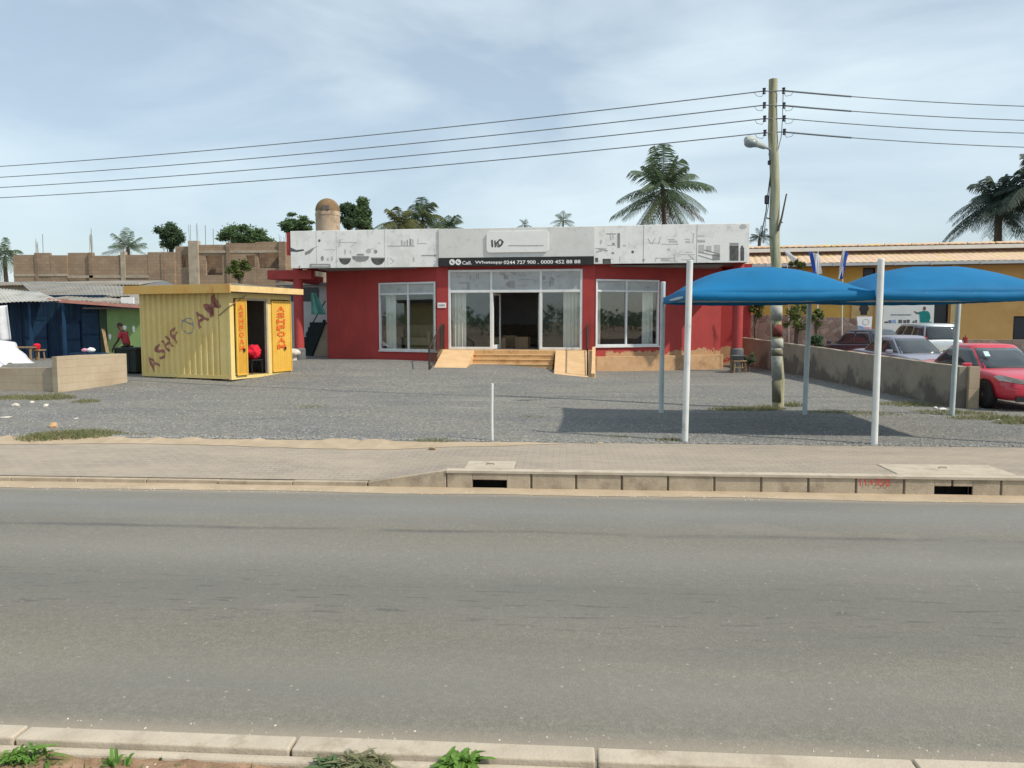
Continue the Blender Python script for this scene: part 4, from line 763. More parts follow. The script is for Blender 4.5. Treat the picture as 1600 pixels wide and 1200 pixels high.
# ------------------------------------------------------------------ blue shade canopies
fp = [G(p, y, .0) for p, y in ((1070, 689), (1366, 693))]; rp_ = [G(p, y, .0) for p, y in ((1033, 645), (1257, 648), (1487, 649))]
pitch_x = (fp[1].x - fp[0].x + rp_[1].x - rp_[0].x + rp_[2].x - rp_[1].x) / 3
FX = [fp[0].x, fp[1].x, fp[1].x + pitch_x]; FYY = [fp[0].y, fp[1].y, fp[1].y]; RX = [q.x for q in rp_]; RYY = [q.y for q in rp_]
ZE, ZV, HD = PY(1200, 456, fp[0].y).z, PY(1200, 470, fp[0].y).z, .49
def postm(x, y, dx=0, top=2.95):
    z = gz(x, y); m = MB(); m.tube([(x, y, z - .2), (x + dx * .5, y, z + 1.4), (x + dx, y, top)], .052, 14); return m
def canopy(i, label):
    A, Bq, Cq, D = Vector((FX[i], FYY[i], 0)), Vector((FX[i+1], FYY[i+1], 0)), Vector((RX[i+1], RYY[i+1], 0)), Vector((RX[i], RYY[i], 0))
    K = thing('carport', label, 'carport', A, 0, None); K_inv = -A
    loc = lambda p: p + K_inv
    ids = [(A, 'post', .03), (D, 'postg', 0)] if i == 0 else []
    ids += [(Bq, 'post', .0), (Cq, 'postg', .04)]  # rear posts are white steel, canopy shade put into their grey
    for p, mt, dx in ids:
        m = postm(p.x, p.y, dx, PY(1070, 408, FYY[0]).z if p.y < 14.5 else PY(1257, 440, RYY[1]).z); m.M = None
        m.v = [loc(v) for v in m.v]; po = m.build('post', M[mt], K, smooth=40)
        zt = max(v.co.z for v in po.data.vertices); m = MB(); q = loc(p); m.lathe((q.x + dx, q.y, 0), [(.053, zt - .002), (.056, zt), (.05, zt + .012), (.001, zt + .016)], 14); m.build('post_cap', M['post'], po, smooth=40)
    def S(u, v):                                                       # a cloth arched both ways, its side edges cut hollow
        uu, vv = 2 * u - 1, 2 * v - 1
        ins = .035 * (1 - vv * vv); uu2 = uu * (1 - ins)
        p = A.lerp(Bq, (uu2 + 1) / 2).lerp(D.lerp(Cq, (uu2 + 1) / 2), .02 + .96 * v)
        h = HD * (1 - abs(uu) ** 2.4) ** .85 * (1 - abs(vv) ** 2.3) ** .8
        sag = -.03 * (1 - uu * uu) * abs(vv) ** 8 - .003 * (1 - abs(vv) ** 4) * math.sin(math.pi * u * 5) ** 2 + .012 * mnoise.noise(Vector((u * 7 + i * 9, v * 5, 1))) * (1 - uu * uu)
        tip = .06 * (v - .5)
        p.z = ZE + .02 + h + sag + tip * 0; return loc(p)
    m = MB(); m.grid(48, 40, S); cv = m.build('canopy_cover', M['fabric'], K, smooth=True)
    sd_ = cv.modifiers.new('thickness', 'SOLIDIFY'); sd_.thickness = .006
    m = MB(); ed = [S(k / 40, 0) for k in range(41)] ; hgt = ZE - ZV
    def val(pts):
        n = len(pts) - 1; vs = []
        for k, p in enumerate(pts): vs += [p + Vector((0, 0, .004)), p + Vector((0, .0, -hgt + .003 * math.sin(k * 1.3)))]
        m.add(vs, [(2*k, 2*k+2, 2*k+3, 2*k+1) for k in range(n)])
    val(ed); val([S(1, k / 40) for k in range(41)]); val([S(k / 40, 1) for k in range(41)]); val([S(0, k / 40) for k in range(41)])
    vl = m.build('valance', M['fabric'], cv, smooth=True, fix=False); vl.modifiers.new('thickness', 'SOLIDIFY').thickness = .006
    m = MB(); zb = ZE - .06
    cen = (A + Bq + Cq + D) / 4; fr = [loc(Vector((p.x + (.06 if p.x < cen.x else -.06), p.y + (.16 if p.y < cen.y else -.16), zb))) for p in (A, Bq, Cq, D)]
    for a, b in ((0, 1), (2, 3), (3, 0), (1, 2)): 
        if i == 1 and (a, b) == (3, 0): continue
        m.tube([fr[a], fr[b]], .026, 10)
    m.build('edge_frame', M['postg'], K, smooth=40)
    m = MB()                                                           # hoops carrying the cloth
    for u in (.25, .5, .75): m.tube([S(u, k / 16) - Vector((0, 0, .03)) for k in range(17)], .016, 8)
    m.build('hoop', M['postg'], K, smooth=40)
canopy(0, 'blue domed shade canopy nearest the showroom, on four slim white posts')
canopy(1, 'blue domed shade canopy in front of the parked cars, at the right')
# white stub pipe standing in the lot
p = G(769, 687, .0); m = MB(); z = gz(p.x, p.y); m.tube([(p.x, p.y, z - .1), (p.x - .004, p.y, z + .5), (p.x + .002, p.y, z + .95)], .024, 10)
tag(m.build('marker_pipe', M['post'], smooth=40), 'thin white pipe standing upright by itself in the gravel before the steps', 'pipe')

# ------------------------------------------------------------------ utility pole, lamp and wires
b0 = G(1216, 636, .03); YPO = b0.y; tp_ = PY(1207, 124, YPO)
PO = thing('utility_pole', 'leaning weathered wooden utility pole with a street lamp and torn posters', 'utility pole', (b0.x, b0.y, gz(b0.x, b0.y)))
lc = lambda v: Vector(v) - Vector((b0.x, b0.y, gz(b0.x, b0.y)))
def pp_(py, px=None, dx=0, dy=0): 
    q = PY(1216 - 9 * (636 - py) / 512 if px is None else px, py, YPO); q.x += dx; q.y += dy; return lc(q)
m = MB(); ks = 12; pts = [pp_(636 + (124 - 636) * k / ks) + Vector((.018 * math.sin(k * 1.7), .01 * math.sin(k * 2.3), 0)) for k in range(ks + 1)]; pts[0].z = -.3
m.tube(pts, [.128 - .034 * k / ks + .006 * math.sin(k * 2.1) for k in range(ks + 1)], 18); m.build('shaft', M['pole'], PO, smooth=40)
def band(py0, py1, r, mt, name, seg=18, a0=150, a1=390):
    p0, p1 = pp_(py0), pp_(py1); m = MB()
    m.grid(seg, 1, lambda u, v: (lambda p, a: (p.x + r * math.cos(a), p.y + r * math.sin(a), p.z))(p0.lerp(p1, v), R(a0 + (a1 - a0) * u))); m.build(name, M[mt], PO, smooth=True).modifiers.new('t', 'SOLIDIFY').thickness = .004
band(500, 474, .132, 'paper', 'poster', a0=175, a1=330); band(526, 507, .131, 'paperred', 'poster', a0=205, a1=320); band(545, 529, .1325, 'paper', 'poster', a0=180, a1=340); band(556, 546, .134, 'poledark', 'poster', a0=180, a1=320); band(592, 544, .1335, 'paper', 'poster', a0=160, a1=300); band(628, 594, .133, 'poledark', 'tar_patch', a0=165, a1=285)
wy = [(144, 260), (166, 277), (187, 293), (209, 309)]; wr_ = [(144, 166), (167, 188), (187, 208), (208, 230)]
for k in range(4):
    for sx, (y0, _) in ((-1, wy[k]), (1, wr_[k])):
        c = pp_(y0); m = MB(); xx = sx * .21; m.tube([c + Vector((0, -.08, 0)), c + Vector((xx, -.1, 0))], .012, 6); o = m.build('bracket', M['wire'], PO)
        m = MB(); m.lathe(c + Vector((xx, -.1, 0)), [(.001, -.07), (.04, -.06), (.028, -.02), (.045, 0), (.028, .02), (.04, .06), (.001, .07)], 10); m.build('insulator', M['insul'], PO, smooth=40)
        m = MB(); q = c + Vector((xx, -.1, -.05)); m.tube([q, q + Vector((sx * .05, 0, -.07)), q + Vector((sx * .16, 0, -.05)), q + Vector((sx * .22, 0, .04))], .006, 5); m.build('wire_tail', M['wire'], PO)
m = MB(); m.tube([pp_(144, dx=.2, dy=-.1), pp_(187, dx=.17, dy=-.12), pp_(215, dx=.14, dy=-.11), pp_(235, dx=.07, dy=-.1)], .009, 6); m.build('jumper_cable', M['wire'], PO)
# street lamp on a short arm, head pointing at the road
la, lb, lh = pp_(236, dx=-.05, dy=-.09), PY(1196, 230, YPO - .35), PY(1166, 218, YPO - .7); lb, lh = lc(lb), lc(lh)
m = MB(); m.tube([pp_(250, dx=-.1, dy=-.06), la + Vector((-.06, -.05, 0)), lb], .022, 8); arm = m.build('lamp_arm', M['wire'], PO, smooth=40)
d = (lh - lb).normalized(); m = MB(); m.tube([lb - d * .02, lb + d * .06, lb + d * .24, lb + d * .30, lb + d * .42, lb + d * .56, lb + d * .63], [.035, .06, .068, .085, .115, .105, .05], 14); hd = m.build('lamp_head', M['lampg'], PO, smooth=50)
bm = bmesh.new(); bmesh.ops.create_uvsphere(bm, u_segments=16, v_segments=10, radius=.125)
c_ = lb + d * .47 + Vector((0, -.02, -.045)); o = bm_obj(bm, 'lamp_lens', M['lens'], PO, lambda v: Vector((v.x * 1.15, v.y, v.z * .75)) + c_); o.data.polygons.foreach_set('use_smooth', [True] * len(o.data.polygons))
# service cable down the left side with a dark splice box
m = MB(); m.tube([pp_(240, dx=-.12, dy=-.05), pp_(255, 1204), pp_(275, 1203.5), pp_(310, 1199), pp_(330, 1197), pp_(350, 1193), pp_(372, 1189)], .012, 6); m.tube([pp_(262, 1205), pp_(320, 1201), pp_(345, 1196), pp_(380, 1193)], .008, 6); m.build('service_cable', M['insul'], PO)
for px, py, h in ((1198, 312, .1), (1203, 254, .05)): c = pp_(py, px); m = MB(); m.lathe(c, [(.03, -h), (.05, -h * .8), (.05, h * .8), (.03, h)], 10); m.build('splice_box', M['insul'], PO)
m = MB(); m.tube([pp_(362, 1213, 0, -.13), pp_(340, 1219, 0, -.14), pp_(304, 1227, .0, -.1)], [.028, .022, .016], 8); m.build('tied_stick', M['bark'], PO, smooth=40)
for py, px0, px1 in ((341, 1197, 1206), (370, 1198, 1207), (346, 1217, 1222)): m = MB(); m.tube([pp_(py, px0, 0, -.05), pp_(py + 2, px1, 0, -.02)], .016, 8); m.build('climbing_peg', M['bark'], PO)
for k in range(4):
    names = ('topmost', 'second from the top', 'third from the top', 'lowest')
    A = PY(1207, wy[k][0], YPO) + Vector((-.21, -.1, 0)); E = P(0, wy[k][1], 25.5)
    d = E - A; far = A + d * 1.9; pts = []; m = MB(); sag = .55
    for j in range(61): 
        t = 1.9 * j / 60; p = A + Vector((d.x, d.y, 0)) * t; p.z = A.z + (E.z - A.z) * t + sag * (t * t - t); pts.append(p)
    m.tube(pts, .0125, 5); tag(m.build('overhead_wire', M['wire']), '%s of the four grey wires running left from the utility pole' % names[k], 'wire', 'overhead wires left of the pole')
    A = PY(1207, wr_[k][0], YPO) + Vector((.21, -.1, 0)); E = P(1600, wr_[k][1], 17.9); d = E - A; pts = []; m = MB(); sag = .16
    for j in range(61):
        t = 4.2 * j / 60; p = A + Vector((d.x, d.y, 0)) * t; p.z = A.z + (E.z - A.z) * t + sag * (t * t - t); pts.append(p)
    m.tube(pts, .0105, 5); m.tube(pts[:5], .019, 6) if k in (0, 3, 1) else None
    tag(m.build('overhead_wire', M['wire']), '%s of the four grey wires running right from the utility pole' % names[k], 'wire', 'overhead wires right of the pole')
# ------------------------------------------------------------------ left side: low walls, shacks, unfinished block building
def wallseg(name, A, Bp, za, zb, th, mt, label, cat='wall', z0=-.3):
    A = Vector(A); Bp = Vector(Bp); d = (Bp - A); d.z = 0; n_ = Vector((-d.y, d.x, 0)).normalized() * th; n = max(2, int(d.length / .4)); rq = random.Random(int(A.x * 100))
    m = MB(); tops = [za + (zb - za) * k / n + rq.uniform(-.012, .012) for k in range(n + 1)]
    for k in range(n):
        p, q = A + d * k / n, A + d * (k + 1) / n; t0, t1 = tops[k], tops[k + 1]
        vs = [(p.x, p.y, z0), (q.x, q.y, z0), (q.x + n_.x, q.y + n_.y, z0), (p.x + n_.x, p.y + n_.y, z0), (p.x, p.y, t0), (q.x, q.y, t1), (q.x + n_.x, q.y + n_.y, t1), (p.x + n_.x, p.y + n_.y, t0)]
        fs = [(0,1,5,4), (4,5,6,7), (3,7,6,2)] + ([(0,4,7,3)] if k == 0 else []) + ([(1,2,6,5)] if k == n - 1 else [])
        m.add(vs, fs)
    o = m.build(name, mt, fix=True); return tag(o, label, cat)
wa = G(91, 613, .0); wb = G(199, 595, gz(G(199, 592, .1).x, G(199, 592, .1).y))
zt0, zt1 = PY(91, 557, wa.y).z, PY(199, 552, wb.y).z
wallseg('block_wall', wa, wb, zt0, zt1, .18, M['lwall'], 'plastered beige block wall running from its pillar edge to the yellow kiosk')
wc = G(-190, 606, .0); wd_ = G(89, 612.5, .0); wd_.y += .05
wallseg('low_block_wall', wc, wd_, PY(-190, 577, wc.y).z, PY(89, 574, wd_.y).z, .18, M['lwall'], 'lower plastered block wall at the far left, below the white tarpaulin')
# dark box added for the shade in the gap between wall end and kiosk
p = P(211, 590, 26.9); m = MB(); Mx = Matrix.Translation((p.x, p.y, gz(p.x, p.y))) @ Matrix.Rotation(R(-12), 4, 'Z'); m.M = Mx
m.box((-.45, -.4, .04), (.45, .4, .84)); m.box((-.48, -.43, .78), (.48, .43, .86)); [m.box((k - .02, -.425, .05), (k + .02, -.401, .78)) for k in (-.42, -.14, .14, .42)]
tag(bevel(m.build('shade_filler', mat('gap_shade_green', hx(46, 54, 48), hx(36, 42, 40), 3, .7)), .015), 'added dark bin standing between the beige wall and the yellow kiosk', 'bin')
def sheet(m, A, Bq, Cq, D, n=40, amp=.02):                             # corrugated roof sheet over four corners (A-B eave, D-C ridge)
    A, Bq, Cq, D = map(Vector, (A, Bq, Cq, D))
    m.grid(n * 4, 6, lambda u, v: A.lerp(Bq, u).lerp(D.lerp(Cq, u), v) + Vector((0, 0, amp * math.sin(u * n * 2 * math.pi) + .03 * mnoise.noise(Vector((u * 6, v * 2, A.x))))))
def solid(o, t=.006): o.modifiers.new('thickness', 'SOLIDIFY').thickness = t; return o
# blue shack
YB1 = 33.0; S1 = PY(-60, 560, YB1); S2 = PY(166, 560, YB1); gz1 = .22
BS = thing('shack', 'dark blue plank shack with sagging grey tin awning at the left', 'shack', (S1.x, YB1, gz1))
L_ = S2.x - S1.x; hz = PY(60, 470, YB1).z - gz1 + .25
m = MB(); rq = random.Random(8); x = 0
while x < L_: w_ = rq.uniform(.22, .34); m.box((x + .006, rq.uniform(-.012, .012), -.2), (min(x + w_, L_) - .006, .06, hz)); x += w_
m.box((0, .06, -.2), (L_, .1, hz)); m.build('wall', M['blue'], BS)
m = MB(); m.box((0, .1, -.2), (.1, 5, hz)); m.box((L_ - .1, .1, -.2), (L_, 5, hz)); m.build('side_wall', M['blue'], BS)
lx_ = lambda px: PY(px, 520, YB1).x - S1.x
for p0, p1, t0 in ((40, 74, 1.9), (96, 126, 1.75), (130, 156, 2.2)):
    m = MB(); a, b = lx_(p0), lx_(p1); m.box((a, -.05, .0), (b, -.014, t0)); o = m.build('door', M['blue2'], BS)
    [(lambda m: (m.box((a, -.07, z), (b, -.051, z + .1)), m.build('ledge', M['blue'], o)))(MB()) for z in (.05, t0 * .5, t0 - .12)]
for px in (20, 78, 128):
    m = MB(); xx = lx_(px); m.box((xx - .05, -1.25, -.2), (xx + .05, -1.15, hz - .3)); m.build('post', M['blue2'], BS)
c4 = [PY(-60, 474, YB1 - 1.6), PY(96, 470, YB1 - 1.6), PY(60, 455, YB1 + .6), PY(-60, 447, YB1 + .6)]
m = MB(); sheet(m, *[c - Vector((S1.x, YB1, gz1)) for c in c4], n=24); solid(m.build('awning_sheet', M['tinl'], BS, smooth=True))
c4 = [PY(55, 463, YB1 + .1), PY(204, 463, YB1 + .1), PY(204, 447, YB1 + 5), PY(30, 440, YB1 + 5)]
m = MB(); sheet(m, *[c - Vector((S1.x, YB1, gz1)) for c in c4], n=28); solid(m.build('roof_sheet', M['tin'], BS, smooth=True))
# green kiosk
YG = 32.4; a = PY(161, 560, YG); b = PY(240, 560, YG); GS = thing('shack', 'pale green painted kiosk with pinkish eave behind the walking person', 'shack', (a.x, YG, .25))
Lg = b.x - a.x; hg = PY(190, 486, YG).z - .25 + .1; gl_ = lambda px, py: (PY(px, py, YG).x - a.x, PY(px, py, YG).z - .25)
m = MB(); m.box((.25, 0, -.2), (Lg, .08, hg)); m.box((.25, .08, -.2), (.33, 3, hg)); m.build('wall', M['green'], GS); m = MB(); m.box((-.1, .02, -.2), (.245, .1, hg)); m.build('corner_boards', M['olive'], GS)
m = MB(); m.box((-.5, -.5, hg - .02), (Lg, 3, hg + .05)); m.build('ceiling', M['soffit'], GS)
q0, q1 = gl_(92, 483), gl_(240, 489)
m = MB(); m.add([(q0[0], -.75, hg + .28), (Lg, -.75, hg - .0), (Lg, -.72, hg + .12), (q0[0], -.72, hg + .42)], [(0,1,2,3)]); solid(m.build('eave_sheet', M['pinkroof'], GS), .03)
m = MB(); sheet(m, (q0[0], -.7, hg + .42), (Lg, -.7, hg + .13), (Lg, 3, hg + .75), (q0[0], 3, hg + .8), n=20); solid(m.build('roof_sheet', M['tin'], GS, smooth=True))
m = MB()
for px, py, w_, h_ in ((172, 526, .06, .12), (195, 512, .08, .10), (209, 514, .06, .14)):
    x, z = gl_(px, py); m.prism([(x + w_ * math.cos(t) * (1 + .2 * math.sin(3 * t)), -.006, z + h_ * math.sin(t)) for t in [2 * math.pi * k / 12 for k in range(12)]], (0, .005, 0))
m.build('whitewash_patch', M['plate'], GS)
m = MB(); x, z = gl_(210, 473); m.box((x - .3, -.5, z - .2), (x + .25, -.44, z + .22)); tag(m.build('white_panel', M['plate'], loc=(a.x, YG, .25)), 'small blank white panel hanging under the tin roof left of the kiosk board', 'panel')
m = MB(); m.bar(PY(161, 514, 32) , PY(168, 552, 31.6), .12, .05); tag(m.build('plank', M['wood']), 'brown plank leaning against the corner of the green kiosk', 'plank')
# table with a red basin, stool, tarp
pt = PY(38, 545, 30.5); T = thing('table', 'small rough wooden table under the blue awning, beside the white tarpaulin', 'table', (pt.x, pt.y, .15), R(8))
m = MB(); m.box((-.42, -.3, .72), (.42, .3, .77)); m.build('tabletop', M['wood'], T)
for sx in (-1, 1):
    for sy in (-1, 1): m = MB(); m.box((sx * .36 - .035, sy * .24 - .035, -.2), (sx * .36 + .035, sy * .24 + .035, .72)); m.build('leg', M['wood'], T)
pt = PY(58, 548, 30.8); T = thing('stool', 'tall rough wooden stool before the blue shack door', 'stool', (pt.x, pt.y, .15), R(-5))
m = MB(); m.box((-.25, -.2, .6), (.25, .2, .65)); m.build('seat', M['wood'], T)
for sx in (-1, 1):
    for sy in (-1, 1): m = MB(); m.bar((sx * .23, sy * .18, -.2), (sx * .18, sy * .14, .6), .05); m.build('leg', M['wood'], T)
m = MB(); m.lathe((0, 0, 0), [(.001, 0), (.09, 0), (.13, .1), (.135, .18), (.08, .23), (.001, .24)], 18); tag(m.build('basin', M['redcloth'], smooth=40, loc=(pt.x, pt.y, .803)), 'red covered basin on the tall stool before the blue shack', 'basin')
pt = PY(138, 548, 31); Tt = thing('bench', 'low dark bench with bundles on it, against the blue shack doors', 'bench', (pt.x, pt.y, .2)); m = MB(); m.box((-.7, -.2, .4), (.7, .2, .46)); m.build('seat', M['blue2'], Tt)
for sx in (-1, 1): m = MB(); m.box((sx * .6 - .04, -.17, -.2), (sx * .6 + .04, .17, .4)); m.build('leg', M['blue2'], Tt)
for dx, r_, mt, lb in ((-.15, .11, 'pinkp', 'pink cloth bundle on the dark bench'), (.12, .13, 'plate', 'white cloth bundle on the dark bench')):
    bm = bmesh.new(); bmesh.ops.create_icosphere(bm, subdivisions=3, radius=1)
    o = bm_obj(bm, 'cloth_bundle', M[mt], None, lambda v: Vector((v.x * r_ * 1.3, v.y * r_, v.z * r_ * .8 + r_ * .78)) * (1 + .15 * mnoise.noise(v * 2.5))); o.location = (pt.x + dx, pt.y - .02 * dx, .2 + .465); tag(o, lb, 'bundle')
m = MB(); t0, t1 = PY(-30, 530, 25.6), PY(33, 574, 24.2)
def tarp(u, v):
    x = t0.x + (t1.x - t0.x) * (-.1 + .55 * u); top = t0.z - .02 - .8 * sstep(.35, 1.0, u)
    y = t0.y - 1.1 * v; z = top * (1 - v) + .3 * v + .35 * v * (1 - v); z += .10 * mnoise.noise(Vector((u * 5, v * 4, 2))) + .05 * mnoise.noise(Vector((u * 13, v * 9, 5))) ; return (x + .12 * v * u, y + .22 * mnoise.noise(Vector((u * 4, v * 3, 9))), max(z, .02))
m.grid(40, 30, tarp); m.grid(40, 6, lambda u, v: (tarp(u, 0)[0], tarp(u, 0)[1] + 1.2 * v, tarp(u, 0)[2] * (1 - v * .1)))
tag(solid(m.build('tarpaulin', M['tarp'], smooth=True), .01), 'crumpled white tarpaulin draped over a heap behind the low wall', 'tarpaulin')
m = MB(); q = PY(2, 505, 29); m.grid(10, 14, lambda u, v: (q.x - .5 + .75 * u + .1 * v, q.y + .08 * math.sin(u * 9), q.z + .6 - 1.35 * v + .1 * u)); tag(solid(m.build('hanging_cloth', M['tarp'], smooth=True), .006), 'pale cloth hanging from the awning at the left edge', 'cloth')
# grey roof further back
a, b = PY(-80, 446, 40), PY(219, 446, 40); m = MB(); RZ = thing('house', 'long low house with a grey tin roof behind the blue shack', 'house', (a.x, 40, .2)); Lr = b.x - a.x; hz_ = a.z - .2
m.box((.3, .4, -.3), (Lr - .3, 4, hz_ + .1)); m.build('wall', M['lwall'], RZ)
ap = PY(212, 437, 43).z - .2
m = MB(); sheet(m, (0, 0, hz_), (Lr, 0, hz_), (Lr - .8, 4.0, ap), (0, 3.6, ap - .1), n=60); solid(m.build('roof_sheet', M['tin'], RZ, smooth=True), .01)
m = MB(); m.add([(Lr - .02, .05, hz_ - .05), (Lr + 2.2, .4, hz_ - .2), (Lr - .8, 4.0, ap)], [(0, 1, 2)]); solid(m.build('gable_sheet', M['grey'], RZ), .02)
# unfinished two storey block building
YU = 54; UB = thing('unfinished_building', 'roofless unfinished brown block building with bare columns and rebar', 'building', (PY(22, 440, YU).x, YU, 0)); ux = lambda px: PY(px, 440, YU).x - PY(22, 440, YU).x; uz = lambda py, px=230: PY(px, py, YU).z
tops = [(22, 57, 397, 0), (57, 80, 394, .02), (80, 106, 398, .0), (106, 142, 394, .12), (142, 186, 399, 0), (186, 232, 398, .02), (232, 274, 394, 0), (274, 297, 385, .14), (312, 356, 383, .03), (356, 400, 381, 0), (400, 446, 379, .05)]
ops = {312: (283 - 0, 0, 0, 0)}
m = MB()
def uwall(x0, x1, py, o, hole=None, m=m):
    X0, X1, Z = ux(x0) + .004, ux(x1) - .004, uz(py)
    if hole:
        h0, h1, hz0, hz1 = ux(hole[0]), ux(hole[1]), uz(hole[3]), uz(hole[2])
        m.box((X0, o, -.2), (h0, o + .2, Z)); m.box((h1, o, -.2), (X1, o + .2, Z)); m.box((h0, o, -.2), (h1, o + .2, hz0)); m.box((h0, o, hz1), (h1, o + .2, Z))
    else: m.box((X0, o, -.2), (X1, o + .2, Z))
holes = {274: (284, 296, 399, 418), 312: (322, 348, 400, 430), 400: (404, 436, 396, 420), 106: None, 356: (386, 399, 400, 418)}
for x0, x1, py, o in tops: uwall(x0, x1, py, o, holes.get(x0))
m.build('wall', M['blocks2'], UB)
m = MB(); m.box((ux(24), 7, -.2), (ux(446), 7.2, uz(400))); m.box((ux(444), .3, -.2), (ux(447), 7, uz(381))); m.box((ux(22), .3, -.2), (ux(24), 7, uz(401))); m.box((ux(200), .21, -.2), (ux(202), 7, uz(400))); m.box((ux(270), .9, 2), (ux(444), 1.1, uz(384))); m.build('rear_wall', M['blocks'], UB)
m = MB()
for x0, x1, py in ((22, 106, 427), (106, 232, 430), (312, 446, 392)): m.box((ux(x0), -.03, uz(py + 4)), (ux(x1), .0, uz(py)))
m.build('lintel_band', M['conc'], UB)
for x0, x1, py, o in ((56, 61, 394, -.05), (140, 146, 394, -.03), (190, 197, 393, -.05), (253, 259, 396, -.05), (297, 312, 377, -.14), (355, 361, 380, -.06), (437, 447, 379, -.08)):
    m = MB(); m.box((ux(x0), o, -.2), (ux(x1), .3, uz(py))); c = m.build('column', M['conc'] if x0 in (297, 190) else M['blocks'], UB)
    m = MB(); hh = {56: 372, 190: 376, 297: 350, 140: 364, 437: 368, 355: 372, 253: 386}[x0]
    for k in range(4): xx = ux(x0) + .08 + (ux(x1) - ux(x0) - .16) * (k % 2); yy = o + .08 + .18 * (k // 2); m.tube([(xx, yy, uz(py) - .05), (xx + rq.uniform(-.06, .06), yy, uz(hh + rq.uniform(-2, 8)))], .014, 5)
    m.build('rebar', M['joint'], c)
for px, hh in ((68, 364), (144, 356), (322, 352), (334, 358)):
    m = MB(); m.tube([(ux(px), .1, uz(398)), (ux(px + .5), .1, uz(hh))], .02, 5); m.build('rebar', M['joint'], UB)
# white house, stair and cloth between shop and kiosk
YW = 37; a = PY(446, 560, YW); b = PY(516, 560, YW); WH = thing('whitewashed_house', 'whitewashed house seen between the yellow kiosk and the red showroom', 'house', (a.x, YW, .3)); 
m = MB(); hw = PY(470, 446, YW).z - .3; m.box((0, 0, -.3), (b.x - a.x + .8, 4, hw)); m.build('wall', M['whitewall'], WH)
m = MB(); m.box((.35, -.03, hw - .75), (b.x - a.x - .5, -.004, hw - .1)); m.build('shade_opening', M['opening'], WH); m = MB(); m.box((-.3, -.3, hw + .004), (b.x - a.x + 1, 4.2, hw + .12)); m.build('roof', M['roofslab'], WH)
YT = 35.2; ST = thing('outdoor_stair', 'dark green outdoor staircase rising behind the left red column', 'staircase', (PY(478, 560, YT).x, YT, .3)); sx0 = PY(478, 560, YT).x; sxx = lambda px: PY(px, 520, YT).x - sx0; szz = lambda py: PY(490, py, YT).z - .3
m = MB(); n = 9; x0, x1, zt = sxx(476), sxx(509), szz(488)
for k in range(n): m.box((x0 - .3, .0 + .27 * k, zt * k / n), (x1 + .6, .3 + .27 * k, zt * (k + 1) / n))
m.build('tread', M['greenst'], ST)
m = MB(); m.prism([(sxx(486), -.06, -.2), (sxx(512), -.06, -.2), (sxx(512), -.06, szz(505)), (sxx(509), -.06, szz(508))], (0, .05, 0)); m.build('side_panel', M['conc'], ST)
m = MB(); m.bar((sxx(484), -.1, 0), (sxx(509), -.1, szz(500)), .1, .12); m.tube([(sxx(478), -.05, 1.0), (sxx(510), -.05, szz(470))], .025); m.build('stringer', M['greenst'], ST)
q = PY(498, 470, 34.4); m = MB(); m.grid(12, 12, lambda u, v: (q.x - .35 + .7 * u * (.35 + .65 * v), q.y + .06 * math.sin(u * 11), q.z + .35 - .95 * v)); tag(solid(m.build('hanging_cloth', M['tealcloth'], smooth=True), .006), 'pale teal cloth hanging above the dark green staircase', 'cloth')
# domed tank behind the showroom
p = P(512.5, 360, 47); m = MB(); rt = 18.5 / FPX * 47; z1, z2 = P(512, 330, 47).z, P(512, 310, 47).z
TK = thing('water_tank', 'beige cylindrical water tank with a brown domed top above the showroom roof', 'tank', (p.x, p.y, 0))
m.lathe((0, 0, 0), [(rt, 0), (rt, z1 - .3), (rt * 1.03, z1 - .28), (rt * 1.03, z1 - .15), (rt * .99, z1 - .12), (rt * .99, z1)], 32); m.build('shell', M['tank'], TK, smooth=30)
m = MB(); m.lathe((0, 0, 0), [(rt * 1.01 * math.cos(t) + .0001, z1 + (z2 - z1) * math.sin(t)) for t in [math.pi / 2 * k / 10 for k in range(11)]], 32); m.build('dome', M['tanktop'], TK, smooth=40)
m = MB(); m.box((-.12, -rt - .02, z1 + .0), (.3, -rt * .8, z1 + .25)); m.build('hatch', M['soffit'], TK)

# ------------------------------------------------------------------ right side: low wall, ochre building, signs, cars
wn = G(1510, 637, .0); wf = G(1164, 568, gz(8.5, 32))
RW = wallseg('boundary_wall', wf, wn, PY(1164, 527, wf.y).z, PY(1530, 573, wn.y).z, -.2, M['wall_r'], 'long low stained grey boundary wall beside the parked cars', z0=-.3)
m = MB(); m.box((wn.x - .012, wn.y - .1, -.2), (wn.x + .214, wn.y + .02, PY(1530, 573, wn.y).z + .012)); m.build('end_cap', M['lwall'], RW)
A = P(1150, 520, 40.0); OB = Frame((A.x, A.y, 0), R(4 - 13)); Y_ = thing('ochre_building', 'long ochre building with two tiers of clay tile roof behind the parked cars', 'building', OB.O, OB.a); ob = OB.hit
Lb = ob(1600, 500).x + 9; ze = ob(1350, 415).z; zl1 = ob(1350, 397, 1.6).z; zu = ob(1350, 389, 1.0).z
def OW(m, x0, x1, holes):
    xs = x0
    for (a, b, c, d) in holes:
        m.box((xs, 0, -.2), (a, .25, ze + .3)); m.box((a, 0, -.2), (b, .25, c)); m.box((a, 0, d), (b, .25, ze + .3)); xs = b
    m.box((xs, 0, -.2), (x1, .25, ze + .3))
def hole(px0, py0, px1, py1): a = ob(px0, py1); b = ob(px1, py0); return (a.x, b.x, a.z, b.z)
hs = [hole(1348, 418, 1368, 440), hole(1404, 462, 1439, 520), hole(1450, 462, 1483, 540), hole(1582, 494, 1640, 531)]
